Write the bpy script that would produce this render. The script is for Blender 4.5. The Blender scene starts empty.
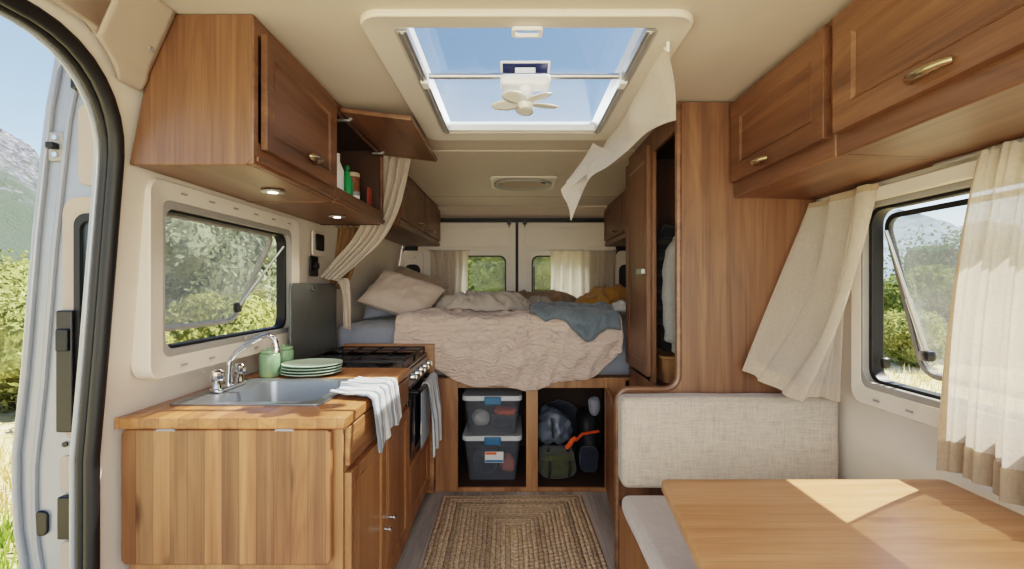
import bpy, math, random
import numpy as np
from mathutils import Vector, Matrix, noise, Euler

random.seed(7)
S = bpy.context.scene
C = S.collection
PI = math.pi
CAMZ, F, CX, CY = 1.3, 500.0, 515.0, 286.0


def at(px, py, Y):
    """point at depth Y (metres in front of the camera) seen at picture position px, py"""
    return Vector(((px - CX) * Y / F, Y, CAMZ - (py - CY) * Y / F))


# ---------------------------------------------------------------- objects
WORLD = {}


def tag(o, label=None, cat=None, group=None, kind=None):
    if label: o['label'] = label
    if cat: o['category'] = cat
    if group: o['group'] = group
    if kind: o['kind'] = kind
    return o


def thing(name, label, cat, loc=(0, 0, 0), group=None, kind=None):
    o = bpy.data.objects.new(name, None)
    o.empty_display_size = 0.1
    C.objects.link(o)
    o.location = loc
    WORLD[o.name] = Matrix.Translation(Vector(loc))
    return tag(o, label, cat, group, kind)


def put(name, me, parent=None, loc=None):
    o = bpy.data.objects.new(name, me)
    C.objects.link(o)
    w = Matrix.Identity(4)
    if loc is not None:
        o.location = loc
        w = Matrix.Translation(Vector(loc))
    if parent is not None:
        o.parent = parent
        o.matrix_parent_inverse = WORLD[parent.name].inverted()
    WORLD[o.name] = w
    return o


def dup(root, loc=None, label=None, group=None, rotz=None):
    r = root.copy(); C.objects.link(r)
    if loc is not None: r.location = loc
    if rotz is not None: r.rotation_euler.z = rotz
    if label: r['label'] = label
    if group: r['group'] = group
    for ch in list(root.children):
        c = ch.copy(); C.objects.link(c); c.parent = r
        c.matrix_parent_inverse = ch.matrix_parent_inverse.copy()
        for g in list(ch.children):
            d = g.copy(); C.objects.link(d); d.parent = c
            d.matrix_parent_inverse = g.matrix_parent_inverse.copy()
    return r


def rrect(x0, x1, y0, y1, r, seg=6):
    pts = []
    for cx, cy, a0 in ((x1 - r, y1 - r, 0), (x0 + r, y1 - r, 90), (x0 + r, y0 + r, 180), (x1 - r, y0 + r, 270)):
        for k in range(seg + 1):
            a = math.radians(a0 + 90 * k / seg)
            pts.append((cx + r * math.cos(a), cy + r * math.sin(a)))
    return pts


AX = {'xy': lambda a, b, d: (a, b, d), 'xz': lambda a, b, d: (a, d, b), 'yz': lambda a, b, d: (d, a, b)}


class MB:
    def __init__(self):
        self.v, self.f = [], []

    def add(self, vs, fs):
        b = len(self.v)
        self.v += [tuple(p) for p in vs]
        self.f += [tuple(b + i for i in f) for f in fs]
        return self

    def box(self, x0, x1, y0, y1, z0, z1):
        vs = [(x, y, z) for z in (z0, z1) for y in (y0, y1) for x in (x0, x1)]
        return self.add(vs, [(0, 2, 3, 1), (4, 5, 7, 6), (0, 1, 5, 4), (2, 6, 7, 3), (0, 4, 6, 2), (1, 3, 7, 5)])

    def obox(self, c, size, rot):
        R = Euler(rot).to_matrix(); c = Vector(c)
        sx, sy, sz = [s / 2 for s in size]
        vs = [c + R @ Vector((x, y, z)) for z in (-sz, sz) for y in (-sy, sy) for x in (-sx, sx)]
        return self.add(vs, [(0, 2, 3, 1), (4, 5, 7, 6), (0, 1, 5, 4), (2, 6, 7, 3), (0, 4, 6, 2), (1, 3, 7, 5)])

    def bar(self, p0, p1, w, h, up=(0, 0, 1)):
        p0, p1 = Vector(p0), Vector(p1)
        d = (p1 - p0).normalized()
        s = d.cross(Vector(up)).normalized(); u = s.cross(d)
        vs = [p + s * a * w / 2 + u * b * h / 2 for p in (p0, p1) for a, b in ((-1, -1), (1, -1), (1, 1), (-1, 1))]
        return self.add(vs, [(0, 1, 2, 3), (7, 6, 5, 4), (0, 4, 5, 1), (1, 5, 6, 2), (2, 6, 7, 3), (3, 7, 4, 0)])

    def tube(self, pts, r, n=10, cap=True, closed=False, sy=1.0):
        pts = [Vector(p) for p in pts]
        m = len(pts)
        rs = r if isinstance(r, (list, tuple)) else [r] * m
        rings = []; pu = None
        for i, p in enumerate(pts):
            a = pts[(i - 1) % m] if (i > 0 or closed) else p
            b = pts[(i + 1) % m] if (i < m - 1 or closed) else p
            t = (b - a).normalized()
            if pu is None:
                pu = Vector((0, 0, 1)) if abs(t.z) < .9 else Vector((1, 0, 0))
            u = (pu - t * pu.dot(t)).normalized(); pu = u
            s = t.cross(u)
            rings.append([p + u * math.cos(2 * PI * k / n) * rs[i] * sy + s * math.sin(2 * PI * k / n) * rs[i] for k in range(n)])
        vs = [q for rg in rings for q in rg]
        fs = []
        for i in range(m if closed else m - 1):
            j = (i + 1) % m
            for k in range(n):
                k2 = (k + 1) % n
                fs.append((i * n + k, i * n + k2, j * n + k2, j * n + k))
        if cap and not closed:
            fs.append(tuple(range(n - 1, -1, -1)))
            fs.append(tuple((m - 1) * n + k for k in range(n)))
        return self.add(vs, fs)

    def cyl(self, p0, p1, r0, r1=None, n=20):
        return self.tube([p0, p1], [r0, r0 if r1 is None else r1], n)

    def lathe(self, prof, c=(0, 0, 0), n=28, ax='z'):
        vs, fs = [], []
        for r, h in prof:
            for k in range(n):
                a = 2 * PI * k / n
                q = (r * math.cos(a), r * math.sin(a), h)
                if ax == 'x': q = (h, q[0], q[1])
                if ax == 'y': q = (q[1], h, q[0])
                vs.append((c[0] + q[0], c[1] + q[1], c[2] + q[2]))
        for i in range(len(prof) - 1):
            for k in range(n):
                k2 = (k + 1) % n
                fs.append((i * n + k, i * n + k2, (i + 1) * n + k2, (i + 1) * n + k))
        if prof[0][0] > 1e-6: fs.append(tuple(range(n - 1, -1, -1)))
        if prof[-1][0] > 1e-6: fs.append(tuple((len(prof) - 1) * n + k for k in range(n)))
        return self.add(vs, fs)

    def prism(self, poly, plane, a, b):
        m = AX[plane]; n = len(poly)
        vs = [m(p[0], p[1], a) for p in poly] + [m(p[0], p[1], b) for p in poly]
        fs = [tuple(range(n - 1, -1, -1)), tuple(range(n, 2 * n))]
        fs += [(i, (i + 1) % n, n + (i + 1) % n, n + i) for i in range(n)]
        return self.add(vs, fs)

    def ring(self, out, inn, plane, a, b, b_in=None):
        """frame between two outlines of equal length; b_in: depth of the inner lip when it is chamfered"""
        m = AX[plane]; n = len(out)
        bi = b if b_in is None else b_in
        vs = [m(*p, a) for p in out] + [m(*p, b) for p in out] + [m(*p, bi) for p in inn] + [m(*p, a) for p in inn]
        fs = []
        for i in range(n):
            j = (i + 1) % n
            for q in range(4):
                q2 = (q + 1) % 4
                fs.append((q * n + i, q * n + j, q2 * n + j, q2 * n + i))
        return self.add(vs, fs)

    def grid(self, fn, nu, nv):
        vs = [fn(i / nu, j / nv) for j in range(nv + 1) for i in range(nu + 1)]
        w = nu + 1
        fs = [(j * w + i, j * w + i + 1, (j + 1) * w + i + 1, (j + 1) * w + i) for j in range(nv) for i in range(nu)]
        return self.add(vs, fs)

    def puff(self, c, size, n=10, p=4.0, amp=0.0, fr=6.0, rot=(0, 0, 0), squash=None, seed=0.0):
        """soft box: superellipsoid of exponent p with lumps"""
        R = Euler(rot).to_matrix(); c = Vector(c)
        hs = [s / 2 for s in size]
        b = len(self.v); idx = {}; vs = []; fs = []

        def vid(q):
            k = (round(q[0], 4), round(q[1], 4), round(q[2], 4))
            if k in idx: return idx[k]
            d = Vector(q)
            t = (abs(d.x) ** p + abs(d.y) ** p + abs(d.z) ** p) ** (-1 / p)
            d = d * t
            w = Vector((d.x * hs[0], d.y * hs[1], d.z * hs[2]))
            if squash: w = Vector(squash(w, d))
            if amp:
                nn = noise.noise_vector((w + c) * fr + Vector((seed, seed, seed)))
                w = w + nn * amp + Vector(d).normalized() * amp * noise.noise((w + c) * fr * 2.1)
            idx[k] = len(vs); vs.append(c + R @ w)
            return idx[k]
        for ax in range(3):
            for s in (-1, 1):
                for i in range(n):
                    for j in range(n):
                        q = []
                        for a, bb in ((i, j), (i + 1, j), (i + 1, j + 1), (i, j + 1)):
                            u, w = math.tan((a / n * 2 - 1) * PI / 4), math.tan((bb / n * 2 - 1) * PI / 4)
                            e = [0, 0, 0]; e[ax] = s; e[(ax + 1) % 3] = u; e[(ax + 2) % 3] = w
                            q.append(vid(e))
                        if s < 0: q.reverse()
                        fs.append(tuple(q))
        return self.add(vs, fs)

    def rbox(self, c, size, r, n=8, amp=0.0, fr=7.0, bulge=0.0):
        """upholstered box: edges rounded with radius r, faces bulged and slightly uneven"""
        c = Vector(c); hs = [q / 2 for q in size]; idx = {}; vs = []; fs = []
        def stops(h):
            e = r / h
            return [-1 + e * k / 4 for k in range(4)] + [(-1 + e) + (2 - 2 * e) * k / n for k in range(n + 1)] + [1 - e + e * k / 4 for k in range(1, 5)]
        st = [stops(h) for h in hs]
        def vid(q):
            k = tuple(round(a, 5) for a in q)
            if k in idx: return idx[k]
            p = Vector([q[i] * hs[i] for i in range(3)])
            inn = Vector([max(-(hs[i] - r), min(hs[i] - r, p[i])) for i in range(3)])
            d = p - inn
            w = inn + d.normalized() * r if d.length > 1e-9 else p
            for i in range(3):
                if abs(q[i]) > .999:
                    a, b = q[(i + 1) % 3], q[(i + 2) % 3]
                    w[i] += math.copysign(bulge * (1 - a ** 4) * (1 - b ** 4), q[i])
            if amp: w = w + noise.noise_vector((w + c) * fr) * amp
            idx[k] = len(vs); vs.append(c + w)
            return idx[k]
        for ax in range(3):
            A, B = st[(ax + 1) % 3], st[(ax + 2) % 3]
            for s in (-1, 1):
                for i in range(len(A) - 1):
                    for j in range(len(B) - 1):
                        q = []
                        for a, b in ((A[i], B[j]), (A[i + 1], B[j]), (A[i + 1], B[j + 1]), (A[i], B[j + 1])):
                            e = [0, 0, 0]; e[ax] = s; e[(ax + 1) % 3] = a; e[(ax + 2) % 3] = b
                            q.append(vid(e))
                        fs.append(tuple(q))
        return self.add(vs, fs)

    def build(self, name, mat, parent=None, bevel=0, smooth=True, angle=40, solid=0, sub=0, loc=None, seg=2, weld=False):
        me = bpy.data.meshes.new(name)
        me.from_pydata(self.v, [], self.f)
        me.validate()
        me.update()
        import bmesh
        bm = bmesh.new(); bm.from_mesh(me)
        if weld: bmesh.ops.remove_doubles(bm, verts=bm.verts, dist=1e-5)
        bmesh.ops.recalc_face_normals(bm, faces=bm.faces)
        bm.to_mesh(me); bm.free()
        if mat: me.materials.append(mat)
        if smooth:
            me.polygons.foreach_set('use_smooth', [True] * len(me.polygons))
            me.set_sharp_from_angle(angle=math.radians(angle))
        o = put(name, me, parent, loc)
        if solid:
            m = o.modifiers.new('Solidify', 'SOLIDIFY'); m.thickness = solid; m.offset = 0
        if bevel:
            m = o.modifiers.new('Bevel', 'BEVEL'); m.width = bevel; m.segments = seg
            m.limit_method = 'ANGLE'; m.angle_limit = math.radians(40); m.harden_normals = False
        if sub:
            m = o.modifiers.new('Subsurf', 'SUBSURF'); m.levels = sub; m.render_levels = sub
        return o


def lerp(a, b, t): return a + (b - a) * t


def polyline(pts, t):
    """smooth curve through pts at t in 0..1"""
    n = len(pts) - 1
    x = min(max(t, 0), 1) * n
    i = min(int(x), n - 1); f = x - i
    P = [Vector(pts[max(0, min(n, k))]) for k in (i - 1, i, i + 1, i + 2)]
    return 0.5 * ((2 * P[1]) + (P[2] - P[0]) * f + (2 * P[0] - 5 * P[1] + 4 * P[2] - P[3]) * f * f + (3 * P[1] - P[0] - 3 * P[2] + P[3]) * f ** 3)


# ---------------------------------------------------------------- materials
def lin(r, g, b):
    return tuple((c / 255 / 12.92) if c / 255 <= .04045 else ((c / 255 + .055) / 1.055) ** 2.4 for c in (r, g, b)) + (1,)


class NT:
    def __init__(self, name):
        self.m = bpy.data.materials.new(name); self.m.use_nodes = True
        self.t = self.m.node_tree; self.t.nodes.clear()
        self.out = self.n('ShaderNodeOutputMaterial')

    def n(self, ty, **kw):
        x = self.t.nodes.new(ty)
        for k, v in kw.items():
            if k in x.inputs: x.inputs[k].default_value = v
            else: setattr(x, k, v)
        return x

    def l(self, a, b): self.t.links.new(a, b)

    def math(self, op, a, b=None, c=None):
        x = self.n('ShaderNodeMath', operation=op)
        for i, v in enumerate((a, b, c)):
            if v is None: continue
            if isinstance(v, (int, float)): x.inputs[i].default_value = v
            else: self.l(v, x.inputs[i])
        return x.outputs[0]

    def mix(self, mode, fac, a, b):
        x = self.n('ShaderNodeMix', data_type='RGBA', blend_type=mode)
        for i, v in ((0, fac), (6, a), (7, b)):
            if isinstance(v, (int, float)): x.inputs[i].default_value = v
            elif isinstance(v, tuple): x.inputs[i].default_value = v
            else: self.l(v, x.inputs[i])
        return x.outputs[2]

    def ramp(self, fac, stops):
        x = self.n('ShaderNodeValToRGB'); cr = x.color_ramp
        while len(cr.elements) < len(stops): cr.elements.new(.5)
        for e, (p, c) in zip(cr.elements, stops): e.position = p; e.color = c
        self.l(fac, x.inputs[0])
        return x.outputs[0]

    def coords(self, rnd=True):
        tc = self.n('ShaderNodeTexCoord')
        if not rnd: return tc.outputs['Object']
        oi = self.n('ShaderNodeObjectInfo')
        mp = self.n('ShaderNodeVectorMath', operation='MULTIPLY')
        self.l(oi.outputs['Random'], mp.inputs[0]); mp.inputs[1].default_value = (7.3, 11.1, 5.7)
        ad = self.n('ShaderNodeVectorMath', operation='ADD')
        self.l(tc.outputs['Object'], ad.inputs[0]); self.l(mp.outputs[0], ad.inputs[1])
        return ad.outputs[0]

    def scaled(self, co, s):
        mp = self.n('ShaderNodeVectorMath', operation='MULTIPLY')
        self.l(co, mp.inputs[0]); mp.inputs[1].default_value = s
        return mp.outputs[0]

    def noise(self, co, scale, detail=4, rough=.55, dist=0):
        x = self.n('ShaderNodeTexNoise', Scale=scale, Detail=detail, Roughness=rough, Distortion=dist)
        self.l(co, x.inputs['Vector'])
        return x.outputs['Fac']

    def bump(self, h, strength, dist=.002, prev=None):
        x = self.n('ShaderNodeBump', Strength=strength, Distance=dist)
        self.l(h, x.inputs['Height'])
        if prev: self.l(prev, x.inputs['Normal'])
        return x.outputs[0]

    def principled(self, col, rough=.5, nrm=None, **kw):
        p = self.n('ShaderNodeBsdfPrincipled')
        if isinstance(col, tuple): p.inputs['Base Color'].default_value = col
        else: self.l(col, p.inputs['Base Color'])
        if isinstance(rough, (int, float)): p.inputs['Roughness'].default_value = rough
        else: self.l(rough, p.inputs['Roughness'])
        if nrm: self.l(nrm, p.inputs['Normal'])
        for k, v in kw.items(): p.inputs[k.replace('_', ' ')].default_value = v
        self.l(p.outputs[0], self.out.inputs[0])
        return p


def plain(name, c, rough=.5, metal=0.0, var=.06, bump=0.0, bscale=300, **kw):
    t = NT(name); co = t.coords()
    n = t.noise(co, 9, 3)
    dark = tuple(x * (1 - var * 2) for x in c[:3]) + (1,)
    col = t.mix('MIX', n, dark, tuple(min(1, x * (1 + var)) for x in c[:3]) + (1,))
    nr = t.bump(t.noise(co, bscale, 2), bump) if bump else None
    t.principled(col, rough, nr, Metallic=metal, **kw)
    return t.m


def wood(name, dark, mid, light, grain='z', rough=.42, planks=None, fine=1.0, knots=0.0, coat=.12, joint=.5, ring=1.0, vary=.4):
    t = NT(name); co = t.coords()
    raw = t.coords(False)
    if planks:
        ax, w = planks
        sp = t.n('ShaderNodeSeparateXYZ'); t.l(raw, sp.inputs[0])
        q = t.math('DIVIDE', sp.outputs['XYZ'.index(ax.upper())], w)
        fl = t.math('FLOOR', q)
        wn = t.n('ShaderNodeTexWhiteNoise', noise_dimensions='1D'); t.l(fl, wn.inputs['W'])
        ad = t.n('ShaderNodeVectorMath', operation='ADD')
        sc = t.n('ShaderNodeVectorMath', operation='SCALE'); t.l(wn.outputs['Color'], sc.inputs[0]); sc.inputs['Scale'].default_value = 13
        t.l(co, ad.inputs[0]); t.l(sc.outputs[0], ad.inputs[1]); co = ad.outputs[0]
    k = {'x': (.55, 9, 9), 'y': (9, .55, 9), 'z': (9, 9, .55)}[grain]
    k2 = {'x': (3, 160, 160), 'y': (160, 3, 160), 'z': (160, 160, 3)}[grain]
    k3 = {'x': (.45, 4.2, 4.2), 'y': (4.2, .45, 4.2), 'z': (4.2, 4.2, .45)}[grain]
    g1 = t.noise(t.scaled(co, k), 1.0, 5, .6, .9)
    base = t.ramp(g1, [(.28, dark), (.5, mid), (.74, light)])
    # cathedral rings
    n3 = t.noise(t.scaled(co, k3), 1.0, 2, .5, .3)
    rg = t.math('FRACT', t.math('MULTIPLY', n3, 16.0))
    rg = t.math('POWER', t.math('ABSOLUTE', t.math('SUBTRACT', t.math('MULTIPLY', rg, 2.0), 1.0)), 2.5)
    base = t.mix('MULTIPLY', t.math('MULTIPLY', rg, .16 * ring), base, tuple(x * .55 for x in mid[:3]) + (1,))
    g2 = t.noise(t.scaled(co, k2), 1.0, 3, .6)
    pores = t.ramp(g2, [(.32, (.55, .5, .45, 1)), (.52, (1, 1, 1, 1))])
    base = t.mix('MULTIPLY', .45 * fine, base, pores)
    if planks:
        v = t.math('ADD', t.math('MULTIPLY', wn.outputs['Value'], vary), 1.0 - vary * .5)
        cc = t.n('ShaderNodeCombineColor'); [t.l(v, cc.inputs[i]) for i in range(3)]
        base = t.mix('MULTIPLY', 1.0, base, cc.outputs[0])
        e = t.math('ABSOLUTE', t.math('SUBTRACT', t.math('FRACT', q), .5))
        e = t.math('GREATER_THAN', e, .5 - .0012 / w)
        base = t.mix('MULTIPLY', t.math('MULTIPLY', e, joint), base, (.25, .16, .1, 1))
    if knots:
        vo = t.n('ShaderNodeTexVoronoi', Scale=1.0)
        kk = {'x': (2.2, 6, 6), 'y': (6, 2.2, 6), 'z': (6, 6, 2.2)}[grain]
        t.l(t.scaled(co, kk), vo.inputs['Vector'])
        kf = t.ramp(vo.outputs['Distance'], [(.05, (1, 1, 1, 1)), (.15, (0, 0, 0, 1))])
        base = t.mix('MULTIPLY', t.math('MULTIPLY', kf, knots), base, (.22, .12, .06, 1))
    t.principled(base, rough, t.bump(g2, .12, .0008), Coat_Weight=coat, Coat_Roughness=.3)
    return t.m


def fabric(name, c, rough=.95, slub=.35, weave=420, bump=.25, transl=0.0, holes=0.0, stripes=None, soft=None, mott=.12):
    """woven cloth; transl lets light through, holes the open weave"""
    t = NT(name); co = t.coords()
    a = t.noise(t.scaled(co, (14, 160, 160)), 1, 3); b = t.noise(t.scaled(co, (160, 160, 14)), 1, 3)
    b2 = t.noise(t.scaled(co, (160, 14, 160)), 1, 3)
    s = t.math('MULTIPLY', t.math('ADD', t.math('ADD', a, b), b2), 1 / 3)
    lo = tuple(x * (1 - slub) for x in c[:3]) + (1,); hi = tuple(min(1, x * (1 + slub * .55)) for x in c[:3]) + (1,)
    col = t.ramp(s, [(.36, lo), (.5, c), (.64, hi)])
    m = t.noise(co, 5, 3)
    col = t.mix('MULTIPLY', mott * 2, col, t.ramp(m, [(.3, (.6, .6, .6, 1)), (.7, (1, 1, 1, 1))]))
    if stripes:
        raw = t.coords(False)
        sp = t.n('ShaderNodeSeparateXYZ'); t.l(raw, sp.inputs[0])
        ax, per, w, sc = stripes
        fr = t.math('FRACT', t.math('DIVIDE', sp.outputs['XYZ'.index(ax.upper())], per))
        st = t.math('LESS_THAN', fr, w)
        st2 = t.math('MULTIPLY', t.math('GREATER_THAN', fr, w * 1.35), t.math('LESS_THAN', fr, w * 1.6))
        col = t.mix('MIX', t.math('MAXIMUM', st, st2), col, sc)
    bn = t.noise(co, weave, 2)
    nr = t.bump(t.math('ADD', bn, s), bump, .002)
    if not transl:
        t.principled(col, rough, nr, Sheen_Weight=.25)
        return t.m
    d = t.n('ShaderNodeBsdfDiffuse', Roughness=.8); t.l(col, d.inputs['Color']); t.l(nr, d.inputs['Normal'])
    tr = t.n('ShaderNodeBsdfTranslucent'); t.l(col, tr.inputs['Color']); t.l(nr, tr.inputs['Normal'])
    mx = t.n('ShaderNodeMixShader', Fac=transl); t.l(d.outputs[0], mx.inputs[1]); t.l(tr.outputs[0], mx.inputs[2])
    last = mx
    if holes:
        tp = t.n('ShaderNodeBsdfTransparent')
        m2 = t.n('ShaderNodeMixShader', Fac=holes); t.l(mx.outputs[0], m2.inputs[1]); t.l(tp.outputs[0], m2.inputs[2]); last = m2
    t.l(last.outputs[0], t.out.inputs[0])
    return t.m


def glass(name, tint, refl=.07, rough=.02, haze=0.0, scratch=0.0):
    t = NT(name)
    tp = t.n('ShaderNodeBsdfTransparent', Color=tint)
    gl = t.n('ShaderNodeBsdfGlossy', Roughness=rough)
    lw = t.n('ShaderNodeLayerWeight', Blend=.5)
    f = t.math('ADD', t.math('MULTIPLY', t.math('POWER', lw.outputs['Facing'], 4.0), .5), refl * .5)
    mx = t.n('ShaderNodeMixShader'); t.l(f, mx.inputs[0]); t.l(tp.outputs[0], mx.inputs[1]); t.l(gl.outputs[0], mx.inputs[2])
    last = mx
    if haze:
        d = t.n('ShaderNodeBsdfDiffuse', Color=(.75, .75, .72, 1))
        tl = t.n('ShaderNodeBsdfTranslucent', Color=(.75, .75, .72, 1))
        dm = t.n('ShaderNodeMixShader', Fac=.5); t.l(d.outputs[0], dm.inputs[1]); t.l(tl.outputs[0], dm.inputs[2])
        m2 = t.n('ShaderNodeMixShader')
        co = t.coords(); hz = t.math('MULTIPLY', t.noise(co, 3, 4), haze * 2)
        if scratch:
            sc = t.noise(t.scaled(co, (60, 60, 4)), 1, 2)
            hz = t.math('ADD', hz, t.math('MULTIPLY', t.math('GREATER_THAN', sc, .68), scratch))
        t.l(hz, m2.inputs[0]); t.l(mx.outputs[0], m2.inputs[1]); t.l(dm.outputs[0], m2.inputs[2]); last = m2
    t.l(last.outputs[0], t.out.inputs[0])
    return t.m


def leafmat(name, c1, c2):
    t = NT(name); tc = t.n('ShaderNodeTexCoord')
    n = t.noise(tc.outputs['Object'], 2.3, 4); n2 = t.noise(tc.outputs['Object'], 30, 2)
    col = t.ramp(t.math('ADD', t.math('MULTIPLY', n, .55), t.math('MULTIPLY', n2, .45)), [(.36, c1), (.62, c2)])
    d = t.n('ShaderNodeBsdfDiffuse'); t.l(col, d.inputs[0]); tr = t.n('ShaderNodeBsdfTranslucent'); t.l(col, tr.inputs[0])
    mx = t.n('ShaderNodeMixShader', Fac=.35); t.l(d.outputs[0], mx.inputs[1]); t.l(tr.outputs[0], mx.inputs[2])
    t.l(mx.outputs[0], t.out.inputs[0])
    return t.m


def emit(name, c, s):
    t = NT(name); e = t.n('ShaderNodeEmission', Color=c, Strength=s); t.l(e.outputs[0], t.out.inputs[0])
    return t.m


WD, WM, WL = lin(80, 54, 38), lin(111, 77, 54), lin(136, 98, 70)
BD, BM, BL = lin(122, 80, 48), lin(158, 110, 70), lin(182, 134, 90)  # same oak, light put into the colour for the dimly lit base units
M = dict(
    wood_z=wood('oak_upright', WD, WM, WL, 'z'),
    wood_y=wood('oak_lengthwise', WD, WM, WL, 'y'),
    wood_x=wood('oak_crosswise', WD, WM, WL, 'x'),
    base_z=wood('brightened_oak_upright', BD, BM, BL, 'z'),
    base_y=wood('brightened_oak_lengthwise', BD, BM, BL, 'y'),
    base_x=wood('brightened_oak_crosswise', BD, BM, BL, 'x'),
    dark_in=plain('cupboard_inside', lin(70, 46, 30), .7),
    worktop=wood('butcher_block', lin(136, 86, 50), lin(170, 114, 70), lin(190, 138, 94), 'y', .35, ('x', .06), knots=.2, vary=.3),
    leaf_board=wood('plank_board', lin(106, 66, 40), lin(144, 95, 60), lin(174, 124, 84), 'z', .4, ('x', .0525), knots=.9, joint=.5, vary=.62),
    table=wood('table_wood', lin(160, 106, 66), lin(194, 140, 96), lin(212, 164, 122), 'x', .33, None, knots=.5, coat=.3, ring=.6),
    floor=wood('grey_planks', lin(136, 130, 124), lin(178, 170, 162), lin(204, 196, 188), 'y', .55, ('x', .15)),
    cream=plain('cream_panel', lin(220, 208, 194), .55, var=.03, bump=.05),
    ceil=plain('ceiling_panel', lin(200, 186, 170), .6, var=.03, bump=.08, bscale=200),
    trim_b=plain('beige_trim', lin(178, 161, 144), .7, var=.04, bump=.2, bscale=500),
    plastic_cream=plain('cream_plastic', lin(216, 205, 191), .4, var=.02),
    rubber=plain('black_rubber', lin(13, 13, 15), .55, var=.1),
    black=plain('black_plastic', lin(13, 13, 14), .4, var=.1),
    grey_plastic=plain('grey_plastic', lin(150, 146, 140), .45),
    alu=plain('brushed_aluminium', lin(190, 190, 188), .38, .85),
    white=plain('white_plastic', lin(238, 236, 230), .35, var=.02),
    van=plain('van_paint', lin(150, 154, 160), .3, .15, var=.04, Coat_Weight=.5),
    steel=plain('stainless', lin(140, 143, 146), .34, .8, var=.06),
    chrome=plain('chrome', lin(225, 226, 228), .08, 1.0, var=.02),
    brass=plain('antique_nickel', lin(176, 158, 128), .26, .95, var=.08),
    enamel=plain('black_enamel', lin(20, 20, 22), .22, .0, var=.1),
    iron=plain('cast_iron', lin(26, 26, 27), .6),
    lid=plain('dark_lid_steel', lin(98, 102, 100), .4, .35, var=.15),
    oven_glass=plain('black_oven_glass', lin(12, 12, 14), .08, 0, var=.1),
    linen=fabric('linen_cushion', lin(182, 167, 151), slub=.3, bump=.5),
    seat=fabric('seat_linen', lin(194, 183, 171), slub=.16, bump=.3),
    curtain=fabric('sheer_linen', lin(216, 204, 189), slub=.12, bump=.2, transl=.45, holes=.16),
    curtain_hem_light=fabric('hem_pale_linen', lin(204, 188, 168), slub=.14, bump=.2, transl=.3),
    curtain_hem=fabric('hem_linen', lin(178, 156, 130), slub=.14, bump=.2, transl=.25),
    drape=fabric('cream_drape', lin(212, 196, 180), slub=.14, bump=.2, transl=.3),
    tan_drape=fabric('tan_drape', lin(150, 118, 84), slub=.15, transl=.2),
    gauze=fabric('white_gauze', lin(230, 222, 212), slub=.08, bump=.15, transl=.5, holes=.06),
    quilt=None,
    pillow=fabric('pillow_beige', lin(204, 182, 166), slub=.08, bump=.15),
    pillow2=fabric('pillow_tan', lin(178, 158, 138), slub=.08, bump=.15),
    bluegrey=fabric('sheet_bluegrey', lin(138, 142, 152), slub=.08, bump=.1),
    greycloth=fabric('grey_throw', lin(168, 156, 146), slub=.12, bump=.2),
    tanblanket=fabric('tan_blanket', lin(142, 118, 94), slub=.15, bump=.3),
    mustard=fabric('mustard_cloth', lin(164, 118, 46), slub=.15, bump=.25),
    slate=fabric('slate_knit', lin(98, 108, 116), slub=.3, bump=.5),
    whitecloth=fabric('white_cloth', lin(226, 222, 214), slub=.08),
    greyknit=fabric('grey_knit', lin(150, 148, 146), slub=.2, bump=.4),
    plaid=fabric('dark_plaid', lin(44, 42, 44), slub=.2, stripes=('z', .09, .25, lin(70, 62, 58))),
    denim=fabric('dark_blue_cloth', lin(36, 42, 56), slub=.2),
    olive=fabric('olive_canvas', lin(78, 80, 54), slub=.15, bump=.2),
    nylon=plain('grey_nylon', lin(104, 112, 124), .4, var=.2),
    blackbag=plain('black_nylon', lin(26, 27, 30), .6, var=.2),
    orange=plain('orange_nylon', lin(226, 96, 40), .5),
    salmon=plain('salmon_cloth', lin(196, 110, 86), .8),
    towel=fabric('striped_towel', lin(206, 205, 202), slub=.1, bump=.4, stripes=('y', .075, .36, lin(112, 122, 134))),
    towel2=fabric('blue_striped_towel', lin(208, 208, 206), slub=.1, bump=.6, stripes=('y', .03, .36, lin(104, 116, 138))),
    green=plain('sage_glaze', lin(126, 160, 122), .3, var=.06),
    plate=plain('plate_glaze', lin(176, 198, 178), .25, var=.04),
    tub=None,
    tub_lid=plain('tub_lid_white', lin(206, 208, 208), .4),
    blue=plain('blue_latch', lin(44, 104, 142), .4),
    label=plain('paper_label', lin(224, 224, 220), .6),
    wicker=plain('wicker', lin(150, 108, 66), .8, var=.25, bump=.8, bscale=120),
    solar=plain('solar_cell', lin(42, 48, 84), .2, var=.1),
    pane=glass('clear_glass', (.93, .95, .95, 1), refl=.01),
    skyglass=glass('roof_glass', (.70, .72, .74, 1), refl=.02),
    acrylic=glass('smoky_acrylic', (.76, .77, .76, 1), refl=.06, haze=.10, scratch=.05),
    acrylic2=glass('clear_acrylic', (.86, .88, .88, 1), refl=.1, haze=.06, scratch=.04),
    lamp=emit('lamp_glow', (1, .86, .66, 1), 25),
    bark=plain('bark', lin(92, 80, 68), .9, var=.2, bump=.8, bscale=40),
)


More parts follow.
